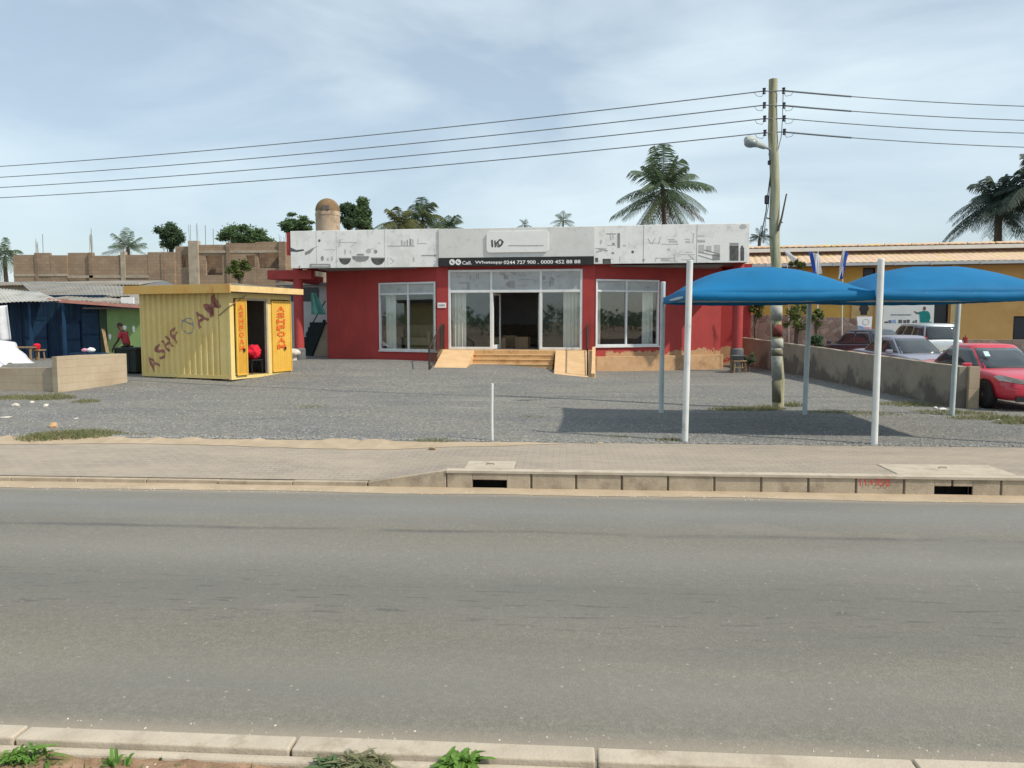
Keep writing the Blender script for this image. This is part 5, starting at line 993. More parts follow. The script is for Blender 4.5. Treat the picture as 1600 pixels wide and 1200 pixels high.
xs_ = ob(1345, 480).x; m = MB(); OW(m, xs_ + .002, Lb, hs[0:]); m.build('wall', M['ochre'], Y_); m = MB(); m.box((0, .01, -.2), (xs_, .25, ze + .3)); m.box((0, .25, -.2), (.25, 7, ze + .3)); m.build('wall', M['ochrey'], Y_)
for a, b, c, d in hs:
    m = MB(); m.box((a, .12, c), (b, .14, d)); o = m.build('window' if c > .6 else 'door', M['opening'], Y_); m = MB(); m.box((a, .06, c), (a + .06, .13, d)); m.box((b - .06, .06, c), (b, .13, d)); m.box((a + .06, .06, d - .06), (b - .06, .13, d)); m.build('frame', M['trim'], o)
m = MB(); q = ob(1488, 500).x; m.box((q - .14, -.18, -.2), (q + .14, -.004, ze)); m.build('pilaster', M['cream'], Y_); m = MB(); q = ob(1348, 500).x; m.box((q - .55, -.12, -.2), (q + .42, -.004, ob(1348, 468).z)); m.build('pilaster', M['cream'], Y_)
OVH = 1.0
def pent(m, x0, x1, ya, za, yb, zb_):
    nrow = 7; 
    m.grid(int((x1 - x0) / .075), nrow * 2, lambda u, v: (x0 + (x1 - x0) * u, ya + (yb - ya) * v, za + (zb_ - za) * v + .035 * abs(math.sin(math.pi * (x1 - x0) * u / .3)) + .02 * (1 - (v * nrow) % 1)))
m = MB(); pent(m, -.4, Lb, -OVH, ze + .06, 1.4, zl1); lr = m.build('roof', M['tile'], Y_, smooth=30)
m = MB(); m.box((-.4, -OVH - .14, ze - .06), (Lb, -OVH - .002, ze + .08)); [m.box((x - .02, -OVH - .16, ze - .09), (x + .02, -OVH - .141, ze + .1)) for x in [ob(p, 410).x for p in (1195, 1297, 1390, 1445, 1520, 1590)]]; m.build('gutter', M['gutterg'], lr)
m = MB(); m.box((-.4, -OVH, ze - .05), (Lb, 0, ze - .01)); m.build('soffit_board', M['soffit'], lr)
m = MB(); m.box((-.35, 1.4, zl1 - .3), (Lb, 1.5, zu + .1)); m.build('upper_band', M['band'], Y_)
m = MB(); pent(m, -.4, Lb, 1.05, zu + .12, 5.5, zu + 1.3 * .25 + .12); up = m.build('roof', M['tile'], Y_, smooth=30)
m = MB(); m.box((-.4, .88, zu - .08), (Lb, 1.04, zu + .10)); m.build('gutter', M['gutter'], up)
m = MB(); x = -.4
while x < Lb: m.lathe((x + .62, 1.5, zu + .14), [(.001, -.6), (.15, -.58), (.17, .5), (.13, .62), (.001, .64)], 10, 'X'); x += 1.25
m.build('ridge_tile', M['tile'], up, smooth=40)
# rubble stone plinth wall
p0, p1 = P(1160, 530, 38), P(1352, 530, 35.4); STW = wallseg('stone_wall', (p0.x, p0.y, 0), (p1.x, p1.y, 0), PY(1160, 491, p0.y).z, PY(1352, 498, p1.y).z, .3, M['stone'], 'low pinkish rubble stone wall in front of the yellow end of the long building')
p0, p1 = P(1492, 545, 34.3), P(1720, 545, 31); wallseg('stone_wall', (p0.x, p0.y, 0), (p1.x, p1.y, 0), PY(1492, 531, p0.y).z, PY(1720, 531, p1.y).z, .3, M['stone'], 'low pinkish stone wall right behind the red car')
# billboard, small sign, round sign
bp = P(1419, 495, 36.4); ang = R(-9); BBF = Frame((bp.x, bp.y, 0), ang); bh = BBF.hit; a, b = bh(1379, 513.5), bh(1460, 476)
BB = thing('billboard', 'white billboard with a man in a teal shirt pictured at its right end', 'billboard', BBF.O, ang); zb_ = a.z - .5
m = MB(); m.box((a.x, 0, zb_), (b.x, .06, b.z)); bevel(m.build('panel', M['board'], BB), .005)
for x in (a.x + .05, b.x - .05): m = MB(); m.box((x - .04, .062, 0), (x + .04, .14, b.z)); m.build('leg', M['postg'], BB)
zc = lambda X, Y: (1360 + X / 10.907, 460 + Y / 10.909)
m = MB()
def bpoly(m, pts, o=.006): m.prism([Vector((q.x, -o, q.z)) for q in (bh(*zc(*p)) for p in pts)], (0, o - .001, 0))
bpoly(m, [(845, 480), (835, 340), (790, 330), (800, 305), (860, 290), (900, 280), (980, 284), (1012, 320), (1026, 400), (1000, 470), (1040, 462), (1046, 482)]); m.cur = 1
bpoly(m, [(740, 282), (770, 290), (800, 308), (792, 334), (765, 318)]); bpoly(m, [(922 + 26 * math.cos(t), 240 + 36 * math.sin(t)) for t in [2 * math.pi * k / 12 for k in range(12)]], .008)
m.cur = 2; X = 350
while X < 700: w_ = rq.uniform(10, 34); bpoly(m, [(X, 340), (X + w_, 340), (X + w_, 356), (X, 356)]); X += w_ + 7
for X0, X1, Y0 in ((310, 350, 440), (480, 540, 432), (560, 610, 436), (620, 670, 430), (720, 750, 450), (760, 795, 436), (240, 300, 460)): bpoly(m, [(X0, Y0), (X1, Y0), (X1, 488), (X0, 488)])
m.cur = 3; bpoly(m, [(320, 446), (430, 430), (440, 488), (310, 488)], .004); m.build('printed_picture', [M['teal'], M['skinp'], M['ink'], M['bluep']], BB)
sp = P(1349, 515, 33); SBF = Frame((sp.x, sp.y, 0), R(-6)); sh = SBF.hit; a, b = sh(1338, 516), sh(1363, 494.5); SB = thing('signboard', 'small white signboard with blue and pink print under the round black sign', 'sign', SBF.O, R(-6))
m = MB(); m.prism([(a.x + .08, 0, a.z), (b.x - .02, 0, a.z), (b.x, 0, b.z), (a.x, 0, b.z)], (0, .04, 0)); m.build('panel', M['plate'], SB)
m = MB(); q = sh(1353, 503); w_ = b.x - a.x
for k in range(14): a0, a1 = R(k * 360 / 14), R((k + 1) * 360 / 14); m.prism([(q.x + r_ * math.cos(t), -.006, q.z + r_ * math.sin(t)) for r_, t in ((.14, a0), (.14, a1), (.11, a1), (.11, a0))], (0, .005, 0))
m.cur = 1; m.prism([(a.x + .09, -.005, a.z + .02), (b.x - .2, -.005, a.z + .02), (b.x - .35, -.005, a.z + .16), (a.x + .08, -.005, a.z + .2)], (0, .004, 0)); m.cur = 2; m.prism([(b.x - .3, -.007, a.z + .03), (b.x - .05, -.007, a.z + .03), (b.x - .04, -.007, a.z + .12), (b.x - .3, -.007, a.z + .14)], (0, .004, 0)); m.build('printed_picture', [M['inkl'], M['bluep'], M['pinkp']], SB)
for x in (a.x + .12, b.x - .08): m = MB(); m.box((x - .02, .042, 0), (x + .02, .08, a.z + .1)); m.build('leg', M['postg'], SB)
q = P(1350, 482, 33.6); m = MB(); m.lathe((q.x, q.y, q.z), [(.001, -.03), (.19, -.03), (.2, 0), (.19, .03), (.001, .03)], 24, 'Y'); m.tube([q + Vector((0, 0, .18)), q + Vector((0, 0, .42))], .015, 6); m.box((q.x - .13, q.y - .025, q.z - .28), (q.x + .13, q.y + .025, q.z - .15))
RS = tag(m.build('round_sign', M['darkplastic']), 'round black hanging sign against the pale pillar of the ochre building', 'sign')
# feather flags
def flag(px0, pyt, pyb, dep, prof, lab, white_first):
    p = P(px0, pyb, dep); F_ = thing('feather_flag', lab, 'flag', (p.x, p.y, 0)); tp = PY(px0, pyt, p.y)
    m = MB(); m.tube([(0, 0, 0), (tp.x - p.x, 0, tp.z)], .022, 8); m.build('pole', M['post'], F_)
    (w_, x_off, z0, z1, slant) = prof
    for mt, u0, u1 in ((('flagb'), 0, .35), (('flagw'), .35, 1)) if not white_first else ((('flagw'), 0, .4), (('flagb'), .4, 1)):
        m = MB(); m.grid(10, 16, lambda u, v: ((lambda U: (tp.x - p.x + x_off + w_ * U * (.75 + .25 * (1 - v)) + slant * v, .06 * math.sin(U * 7 + v * 4), z1 + (z0 - z1) * v - .15 * U * (1 - v)))(u0 + (u1 - u0) * u))); m.build('cloth', M[mt], F_, smooth=True)
z = lambda py, d: P(1300, py, d).z
flag(1278, 392, 545, 31, (.42, -.34, z(428, 31), z(392, 31), .2), 'tilted blue and white feather flag above the left blue canopy', False)
flag(1317, 389, 517, 32, (.24, .0, z(436, 32), z(390, 32), -.16), 'narrow blue and white feather flag on a tall white pole between the canopies', True)
p = P(1232, 400, 31); m = MB(); m.add([p + Vector(v) for v in ((-.2, 0, .22), (.0, .02, .2), (.34, 0, -.14), (.14, .02, -.22))], [(0, 1, 2, 3)]); m.tube([p + Vector((-.1, .03, .2)), p + Vector((.05, .03, -1)), Vector((p.x + .15, p.y + .03, 0))], .012, 6)
tag(solid(m.build('pennant', M['flagw']), .005), 'small white pennant on a thin stick right of the utility pole', 'flag')
# ------------------------------------------------------------------ parked cars
def sgnpow(v, p): return math.copysign(abs(v) ** p, v)
def car(name, label, pos, head, paint, body, gh, wheels, wr=.31, suv=False, group=None, mirror_x=.75):
    K = thing(name, label, 'car', pos, head, group)
    def ring(x, w, zb, zt):
        h = zt - zb
        half = [(0, zb), (w * .82, zb), (w * .965, zb + .09), (w * .995, zb + .3 * h), (w, zb + .5 * h), (w * .985, zb + .74 * h), (w * .945, zt - .05), (w * .86, zt - .005), (w * .45, zt + .018), (0, zt + .024)]
        return [(x, y, z) for y, z in half] + [(x, -y, z) for y, z in half[-2:0:-1]]
    m = MB(); rings = [ring(*s) for s in body]; n = len(rings[0]); m.add([v for r_ in rings for v in r_], [(i*n+k, i*n+(k+1) % n, (i+1)*n+(k+1) % n, (i+1)*n+k) for i in range(len(rings)-1) for k in range(n)] + [tuple(range(n))[::-1], tuple((len(rings)-1)*n + k for k in range(n))])
    bo = m.build('body', paint, K, smooth=50); bo.modifiers.new('s', 'SUBSURF').levels = 1; bo.modifiers['s'].render_levels = 2
    (xr0, xf0, w0, z0, xr1, xf1, w1, z1) = gh; NE = 5.
    def lev(t): k = t; b = .03 * math.sin(math.pi * t); return xr0 + (xr1 - xr0) * k - b, xf0 + (xf1 - xf0) * k + b, w0 + (w1 - w0) * k + b * .7, z0 + (z1 - z0) * t
    def sup(t, a, g=1., dz=0, shrink=1.):
        xr, xf, w, z = lev(t); xc, hxx = (xr + xf) / 2, (xf - xr) / 2 * shrink
        return (xc + g * hxx * sgnpow(math.cos(a), 2 / NE), g * w * shrink * sgnpow(math.sin(a), 2 / NE), z + dz)
    m = MB(); na = 48; L = [(t, 1., 0) for t in (0, .2, .4, .6, .8, .94, 1.)] + [(1., .93, .028), (1., .7, .05), (1., .35, .06), (1., .02, .062)]
    m.add([sup(t, 2 * math.pi * k / na, 1, dz, s) for t, s, dz in L for k in range(na)], [(i*na+k, i*na+(k+1) % na, (i+1)*na+(k+1) % na, (i+1)*na+k) for i in range(len(L)-1) for k in range(na)])
    m.build('cabin', paint, K, smooth=50)
    def gl(name_, t0, t1, fn, s0, s1):
        m = MB(); m.grid(14, 6, lambda u, v: fn(t0 + (t1 - t0) * v, s0 + (s1 - s0) * u)); o = m.build(name_, M['cglass'], K, smooth=True); o.modifiers.new('t', 'SOLIDIFY').thickness = .006; return o
    def side(sg):
        def f(t, s):
            xr, xf, w, z = lev(t); return ((xr + xf) / 2 + (xf - xr) / 2 * s, sg * (w * (1 - abs(s) ** NE) ** (1 / NE) + .008), z)
        return f
    def end(sg):
        def f(t, s):
            xr, xf, w, z = lev(t); return ((xr + xf) / 2 + sg * ((xf - xr) / 2 * (1 - abs(s) ** NE) ** (1 / NE) + .008), w * s, z)
        return f
    ws = gl('windscreen', .06, .93, end(1), -.86, .86); gl('rear_window', .1, .9, end(-1), -.84, .84)
    for sg in (-1, 1):
        for a, b in ((.06, .84), (-.80, .0)) if not suv else ((.22, .86), (-.3, .16), (-.86, -.36)): gl('side_window', .1, .9, side(sg), a, b)
    xf_, xr_ = body[-1][0], body[0][0]
    for wx in wheels:
        for sg in (-1, 1):
            wb_ = max(s[1] for s in body if abs(s[0] - wx) < .7)
            m = MB(); y = sg * (wb_ + .012)
            m.add([(wx, y * .99, wr)] + [(wx + (wr + .06) * math.cos(t), sg * (wb_ - .012 * (1 - math.sin(t)) + .004), max(.16, wr + (wr + .06) * math.sin(t))) for t in [math.pi * 1.15 * k / 18 - .075 * math.pi for k in range(19)]], [(0, k, k + 1) for k in range(1, 19)]); m.build('wheel_arch', M['trim'], K)
            c = (wx, sg * (wb_ - .07), wr); Wd = bpy.data.objects.new('wheel', None); COL.objects.link(Wd); Wd.parent = K; Wd.location = c
            m = MB(); m.lathe((0, 0, 0), [(wr * .62, -.1), (wr * .9, -.1), (wr, -.07), (wr, .07), (wr * .9, .1), (wr * .62, .1), (wr * .6, .06), (wr * .6, -.06)], 28, 'Y'); m.build('tyre', M['rubber'], Wd, smooth=40)
            m = MB(); m.lathe((0, 0, 0), [(wr * .63, -.03 * sg), (wr * .63, .085 * sg), (wr * .57, .09 * sg), (wr * .55, .05 * sg), (.001, .045 * sg)], 28, 'Y')
            for k in range(7): t = 2 * math.pi * k / 7; m.bar((wr * .1 * math.cos(t), sg * .075, wr * .1 * math.sin(t)), (wr * .58 * math.cos(t), sg * .07, wr * .58 * math.sin(t)), .05, .03)
            m.lathe((0, 0, 0), [(.05, .05 * sg), (.05, .095 * sg), (.03, .1 * sg), (.001, .1 * sg)], 14, 'Y'); m.build('rim', M['rim'], Wd, smooth=40)
    zh = body[-3][3]; wf = body[-3][1]
    for sg in (-1, 1):
        xa, xb = body[-3][0], body[-1][0]
        m = MB(); m.add([(xb - .0, sg * wf * .42, zh - .20), (xb - .10, sg * wf * .84, zh - .15), (xa + .08, sg * (wf + .012), zh - .12), (xa - .12, sg * (wf + .014), zh - .04), (xa + .08, sg * (wf * .93 + .012), zh - .0), (xb - .05, sg * wf * .82, zh - .05), (xb + .012, sg * wf * .42, zh - .10), (xb - .3, sg * wf * .5, zh - .1)], [(0, 1, 5, 6), (1, 2, 4, 5), (2, 3, 4), (0, 7, 1), (6, 5, 7)]); m.build('headlight', M['lampglass'], K)
        zt = body[1][3]; wt = body[1][1]; m = MB(); m.box((xr_ - .012, sg * wt * .62, zt - .28), (xr_ + .2, sg * (wt * .99), zt - .06)) if not suv else m.box((xr_ - .012, sg * wt * .86, zt - .35), (xr_ + .15, sg * (wt * 1.015), zt + .1)); bevel(m.build('tail_light', M['taillamp'], K), .02)
        xm = mirror_x; m = MB(); m.obox(Matrix.Translation((xm, sg * (w0 + .16), z0 + .08)) @ Matrix.Rotation(sg * .2, 4, 'Z'), .11, .2, .13); bevel(m.build('mirror', paint, K), .035, 3)
        m = MB(); m.box((xm - 1.02, sg * (body[4][1] + .004), z0 - .12), (xm - .86, sg * (body[4][1] + .03), z0 - .09)); m.build('handle', paint, K)
    m = MB(); m.box((xf_ - .06, -.36, .40), (xf_ + .012, .36, .50)); m.build('grille', M['trim'], K)
    m = MB(); m.box((xf_ - .05, -.6, .22), (xf_ - .01, .6, .33)); m.build('air_intake', M['trim'], K)
    for x, s in ((xf_ + .014, 1), (xr_ - .014, -1)): m = MB(); m.box((x - .006, -.26, .36 if s > 0 else .62), (x + .006, .26, .47 if s > 0 else .74)); m.build('number_plate', M['plateblank'], K)
    m = MB(); m.box((xr_ - .03, -body[0][1] * .98, .40), (xr_ + .08, body[0][1] * .98, .58)); bevel(m.build('bumper', paint, K), .03, 3)
    return K, ws
sed = [(-2.2,.66,.44,.84),(-2.14,.76,.3,.93),(-1.6,.83,.22,.97),(-.9,.85,.2,.93),(.6,.85,.2,.915),(1.2,.835,.2,.88),(1.75,.80,.2,.79),(2.05,.72,.22,.69),(2.17,.62,.30,.60)]
sedg = (-1.55, 1.12, .76, .86, -.75, .28, .58, 1.38)
suvb = [(-2.2,.78,.44,1.02),(-2.14,.84,.34,1.08),(-1.5,.88,.3,1.08),(-.9,.89,.3,1.06),(.6,.89,.3,1.05),(1.2,.88,.3,1.03),(1.75,.84,.3,.95),(2.08,.77,.32,.86),(2.2,.66,.4,.76)]
suvg = (-2.12, 1.2, .82, 1.0, -1.86, .42, .68, 1.66)
def camdir(dx, dd): v = Rt * dx + Fh * dd; return math.atan2(v.y, v.x)
def gp(u_px, dep): q = P(u_px, 500, dep); return Vector((q.x, q.y, gz(q.x, q.y)))
# coral sedan: its offside front wheel stands at (1545, 615)
hd_ = camdir(-.02, -1); f = Vector((math.cos(hd_), math.sin(hd_), 0)); lft = Vector((-f.y, f.x, 0)); wpt = gp(1545, 17.9); wpt.z = gz(wpt.x, wpt.y)
RC, ws = car('sedan_car', 'coral red sedan parked facing the road past the end of the boundary wall', wpt - f * 1.33 + lft * .80, hd_, M['coral'], sed, sedg, (1.33, -1.27))
m = MB(); m.box((.775, -.52, 1.16), (.785, -.40, 1.27)); s = m.build('sticker', M['stick'], RC); s.rotation_euler = (0, 0, 0)
m.v = []
me = s.data
for v in me.vertices: v.co.x = .735 + (1.2 - v.co.z) * 1.0 + (v.co.x - .78)
for v in me.vertices: v.co.z += .0
m = MB(); m.tube([(-1.0, 0, 1.43), (-1.06, 0, 1.62)], .008, 5); m.build('aerial', M['trim'], RC)
car('sedan_car', 'grey sedan with a wide dusty windscreen, directly behind the boundary wall', gp(1415, 25.2), camdir(.06, -1), M['greycar'], sed, sedg, (1.33, -1.27))
car('suv_car', 'silver estate car seen from behind in front of the billboard', gp(1436, 33.2), camdir(.02, 1), M['silver'], suvb, suvg, (1.35, -1.3), .35, True)
hat = [(-1.95,.68,.42,.9),(-1.9,.78,.3,.98),(-1.45,.83,.22,.98),(-.9,.84,.2,.94),(.5,.84,.2,.92),(1.05,.83,.2,.88),(1.55,.79,.2,.8),(1.85,.71,.22,.7),(1.97,.6,.3,.6)]
car('hatchback_car', 'dark charcoal hatchback seen from behind, leftmost of the parked cars', gp(1346, 31.8), camdir(-.25, 1), M['darkcar'], hat, (-1.85, .98, .76, .88, -1.3, .2, .6, 1.45), (1.2, -1.15))

# ------------------------------------------------------------------ person walking behind the wall
def skinned(name, verts, edges, m_, parent=None, sub=2, root=0):
    me = bpy.data.meshes.new(name); me.from_pydata([v[:3] for v in verts], edges, []); o = bpy.data.objects.new(name, me); COL.objects.link(o)
    o.modifiers.new('skin', 'SKIN'); o.modifiers.new('sub', 'SUBSURF').levels = sub
    for i, v in enumerate(verts):
        r_ = v[3] if isinstance(v[3], tuple) else (v[3], v[3]); me.skin_vertices[0].data[i].radius = r_; me.skin_vertices[0].data[i].use_root = (i == root)
    bpy.context.view_layer.update(); me2 = bpy.data.meshes.new_from_object(o.evaluated_get(bpy.context.evaluated_depsgraph_get())); bpy.data.objects.remove(o); me2.materials.clear(); me2.materials.append(m_)
    me2.polygons.foreach_set('use_smooth', [True] * len(me2.polygons)); o = bpy.data.objects.new(name, me2); COL.objects.link(o)
    if parent: o.parent = parent
    return o
q = gp(197, 27.0); PE = thing('person', 'person in a faded red shirt stooping as they walk behind the beige wall', 'person', q, R(4)); PE.scale = (.97,) * 3
V = [(0,0,.92,.12), (-.03,0,1.1,.115), (-.09,0,1.3,(.15,.11)), (-.15,0,1.43,.075), (-.185,0,1.5,.052), (-.215,0,1.56,(.07,.075)), (-.235,0,1.63,(.078,.09)), (-.245,0,1.69,(.07,.08)), (-.25,0,1.735,.035), (-.325,0,1.61,.012)]
Ed = [(0,1),(1,2),(2,3),(3,4),(4,5),(5,6),(6,7),(7,8),(6,9)]
for sg in (-1, 1):
    b = len(V); sw = .12 * sg
    V += [(-.13,sg*.17,1.39,.055), (-.15+sw*.4,sg*.215,1.14,.042), (-.25+sw,sg*.2,.92,.032), (-.28+sw,sg*.195,.855,(.036,.022)), (-.3+sw,sg*.192,.81,(.038,.018)), (-.27+sw,sg*.18,.83,.011), (-.31+sw,sg*.165,.79,.009)]
    Ed += [(3,b),(b,b+1),(b+1,b+2),(b+2,b+3),(b+3,b+4),(b+3,b+5),(b+5,b+6)]
    for j, (dy, ln_) in enumerate(((-.028, .07), (-.01, .085), (.01, .08), (.027, .06))): c = len(V); V += [(-.305+sw, sg*.192+dy, .79-.01, .0085), (-.312+sw, sg*.19+dy, .79-ln_*.6, .008), (-.30+sw, sg*.188+dy, .79-ln_, .007)]; Ed += [(b+4,c),(c,c+1),(c+1,c+2)]
    c = len(V); st_ = .16 * sg; V += [(0,sg*.095,.86,.095), (-.02-st_*.5,sg*.1,.48,.062), (.03-st_,sg*.1,.09,.042), (-.05-st_,sg*.1,.045,.04), (-.14-st_,sg*.105,.035,.032)]; Ed += [(0,c),(c,c+1),(c+1,c+2),(c+2,c+3),(c+3,c+4)]
skinned('body', V, Ed, M['skin'], PE)
Vs = [(0,0,.9,.15), (-.03,0,1.1,.14), (-.09,0,1.3,(.175,.135)), (-.145,0,1.41,.10)]; Es = [(0,1),(1,2),(2,3)]
for sg in (-1, 1): b = len(Vs); Vs += [(-.13,sg*.17,1.385,.075), (-.15+.03*sg,sg*.21,1.2,.065)]; Es += [(3,b),(b,b+1)]
skinned('shirt', Vs, Es, M['shirt'], PE)
Vt = [(0,0,.93,.14)]; Et = []
for sg in (-1, 1): b = len(Vt); st_ = .16 * sg; Vt += [(0,sg*.095,.84,.112), (-.02-st_*.5,sg*.1,.48,.08), (.03-st_,sg*.1,.12,.06)]; Et += [(0,b),(b,b+1),(b+1,b+2)]
skinned('trousers', Vt, Et, M['trousers'], PE)
bm = bmesh.new(); bmesh.ops.create_uvsphere(bm, u_segments=20, v_segments=14, radius=1)
bmesh.ops.delete(bm, geom=[v for v in bm.verts if v.co.z < -.15 and v.co.x < .35], context='VERTS')
o = bm_obj(bm, 'hair', M['hair'], PE, lambda v: Vector((-.232 + v.x * .092, v.y * .087, 1.675 + v.z * .085))); o.data.polygons.foreach_set('use_smooth', [True] * len(o.data.polygons))
m = MB(); [m.lathe((-.312, sg * .032, 1.645), [(.001, -.01), (.009, -.004), (.009, .004), (.001, .01)], 8) for sg in (-1, 1)]; m.build('eyes', M['hair'], PE)

# ------------------------------------------------------------------ trees, palms, bushes
def palm(name, label, px, py, dep, rad, nf, mt, seed, cat='palm tree', trunk=.16, lean=(0, 0), emin=-35, emax=82, nl=24, mt2=None, group=None, droop=.42, base=None):
    q = random.Random(seed); c = P(px, py, dep); T = thing(name, label, cat, (c.x + lean[0], c.y + lean[1], base or 0), 0, group); off = Vector((c.x + lean[0], c.y + lean[1], base or 0)); cc = c - off; L0 = rad / FPX * dep
    m = MB(); n = 14; m.tube([Vector((0, 0, -.3)).lerp(cc, k / n) + Vector((math.sin(k * .9) * .03, 0, 0)) + Vector((cc.x, cc.y, 0)) * (-.3 * math.sin(math.pi * k / n)) for k in range(n + 1)], [trunk * (1.25 - .45 * k / n) + .012 * (k % 2) for k in range(n + 1)], 10); m.build('trunk', M['bark'], T, smooth=40)
    m = MB()
    for i in range(nf):
        az = 2.399 * i + q.uniform(-.25, .25); el = R(emax + (emin - emax) * (i + .5) / nf + q.uniform(-13, 13)); L = L0 * q.uniform(.78, 1.15); m.cur = 1 if (mt2 and (i > nf * .82 or q.random() < .06)) else 0
        h = Vector((math.cos(az), math.sin(az), 0)); d0 = h * math.cos(el) + Vector((0, 0, math.sin(el))); dr = droop * (.6 + .8 * math.cos(el) if el > 0 else .5)
        pt = lambda s: cc + d0 * (L * s * 1.05) - Vector((0, 0, dr * L * s * s))
        sd0 = Vector((-h.y, h.x, 0)); pts = [pt(k / 8) for k in range(9)]; m.tube(pts, [.02 * L0 / 3 * (1 - .8 * k / 8) + .004 for k in range(9)], 4, False)
        for k in range(nl):
            s = .14 + .86 * (k + .3) / nl; p = pt(s); tg = (pt(min(1, s + .03)) - pt(s - .03)).normalized(); ll_ = L * .30 * (math.sin(math.pi * (.12 + .80 * s)) ** .6) * q.uniform(.85, 1.1)
            for sg in (-1, 1):
                dr_ = (sd0 * sg * .75 + tg * .55 + Vector((0, 0, -.45 - .3 * q.random()))).normalized(); w = tg * (.017 * L + .004); e = p + dr_ * ll_ - Vector((0, 0, .12 * ll_)); mid = p + dr_ * ll_ * .55
                b = len(m.v); m.add([p - w * .4, p + w * .4, mid + w * .5, e, mid - w * .5], [(0, 1, 2, 4), (2, 3, 4)])
    m.build('crown', [M[mt], M[mt2 or mt]], T, fix=False); return T
def tree(name, label, px, pyt, pyb, wpx, dep, mt, seed, nclump=34, nleaf=130, leaf=.13, cat='tree', flat=1., stems=1, zb=0, group=None, shape=0, dense=1.):
    q = random.Random(seed); top, bot = P(px, pyt, dep), P(px, pyb, dep); T = thing(name, label, cat, (top.x, top.y, zb), 0, group); ht, hb = top.z - zb, bot.z - zb; w = wpx / FPX * dep / 2; cz, rz = (ht + hb) / 2, (ht - hb) / 2
    cl = []
    for i in range(nclump):
        while True:
            v = Vector((q.uniform(-1, 1), q.uniform(-1, 1), q.uniform(-1, 1)))
            if v.length < 1: break
        k = 1.
        if shape == 1: k = 1.05 - .62 * (v.z + 1) / 2 * 1.1       # narrowing upwards
        cl.append((Vector((v.x * w * .8 * k, v.y * w * .8 * k, cz + v.z * rz * .82)), q.uniform(.22, .42) * min(w, rz * 1.4)))
    m = MB(); m.tube([(0, 0, -.2), (.02 * ht, .01, hb * .6), (0, 0, max(hb, .15) + .1), (0, 0, cz)], [.035 * ht * .5 + .03, .03 * ht * .4 + .02, .02 * ht * .4 + .02, .01], 8)
    for c, r_ in cl[::2]: s = Vector((0, 0, max(.05, hb * .8 + q.random() * (cz - hb) * .6))); m.tube([s, s.lerp(c, .5) + Vector((0, 0, .06 * ht)), c], [.018 * ht * .3 + .012, .012, .006], 5)
    m.build('trunk', M['bark'], T, smooth=40)
    m = MB()
    for c, r_ in cl:
        for _ in range(int(nleaf * 1.9)):
            v = Vector((q.gauss(0, 1), q.gauss(0, 1), q.gauss(0, .75))); v = v.normalized() * (q.random() ** .45) * r_ * q.uniform(.6, 1.25); v.z *= flat; p = c + v
            a = Vector((q.gauss(0, 1), q.gauss(0, 1), q.gauss(0, .5))).normalized(); b = a.cross(Vector((q.gauss(0, 1), q.gauss(0, 1), q.gauss(0, 1)))).normalized(); s = leaf * .68 * q.uniform(.6, 1.3)
            m.add([p - a * s, p + b * s * .42, p + a * s, p - b * s * .42], [(0, 1, 2, 3)])
    m.build('crown', M[mt], T, fix=False); return T
palm('coconut_palm', 'tall coconut palm rising high above the right part of the showroom roof', 1035, 296, 72, 76, 40, 'frond', 4, mt2='frondd', trunk=.22, lean=(.6, 0), droop=.36, emin=-62, emax=86, nl=34)
palm('coconut_palm', 'tiny distant palm above the middle signboard, the smaller of two', 820, 352, 150, 15, 20, 'frond', 5, nl=14); palm('coconut_palm', 'small distant palm above the roof, right of the tiny one', 880, 345, 130, 22, 22, 'frond', 6, nl=16)
palm('coconut_palm', 'bushy palm above the left signboard, middle and tallest of its clump', 660, 346, 60, 54, 40, 'frond', 7, droop=.55, mt2='frondy'); palm('coconut_palm', 'pale bushy palm at the left of the clump above the left signboard', 624, 353, 58, 44, 36, 'frondy', 8, droop=.5); palm('coconut_palm', 'low palm at the right of the clump above the left signboard', 702, 358, 62, 40, 32, 'frond', 9, droop=.5)
tree('tree', 'narrow dark tree just right of the domed water tank', 545, 312, 366, 34, 60, 'leafd', 11, 34, 110, .17, shape=0); tree('tree', 'taller pointed green tree, second right of the domed water tank', 567, 306, 368, 40, 58, 'leaf', 12, 40, 140, .17, shape=1)
tree('tree', 'spreading tree with layered crown left of the domed water tank', 464, 331, 368, 64, 60, 'leaf', 13, 34, 90, .17, flat=.5); tree('tree', 'broad low tree behind the right end of the unfinished block building', 385, 350, 394, 100, 70, 'leaf', 14, 56, 120, .2, flat=.7); tree('tree', 'small dense dark tree above the middle of the unfinished building', 264, 348, 388, 46, 68, 'leafd', 15, 34, 150, .17)
palm('fan_palm', 'pale green broad leaved palm over the unfinished building', 200, 388, 62, 36, 18, 'leafl', 16, emin=-5, emax=80, nl=20, droop=.3); palm('coconut_palm', 'dark palm at the far left edge beyond the unfinished building', 8, 402, 62, 40, 24, 'frond', 17, droop=.6)
palm('oil_palm', 'dark oil palm on the right beyond the tiled roof, left of the pair', 1562, 320, 62, 76, 46, 'frondb', 18, droop=.55, trunk=.3, nl=30); palm('oil_palm', 'dark taller oil palm at the right edge of the picture', 1614, 296, 60, 74, 44, 'frondb', 19, droop=.5, trunk=.3, nl=30)
palm('coconut_palm', 'small dark palm between the showroom roof end and the utility pole', 1187, 372, 70, 24, 18, 'frondb', 20, nl=18, emin=0)
tree('bush', 'yellow green bush growing in front of the unfinished block wall', 374, 402, 436, 40, 50, 'leafy', 21, 14, 110, .13, cat='bush')
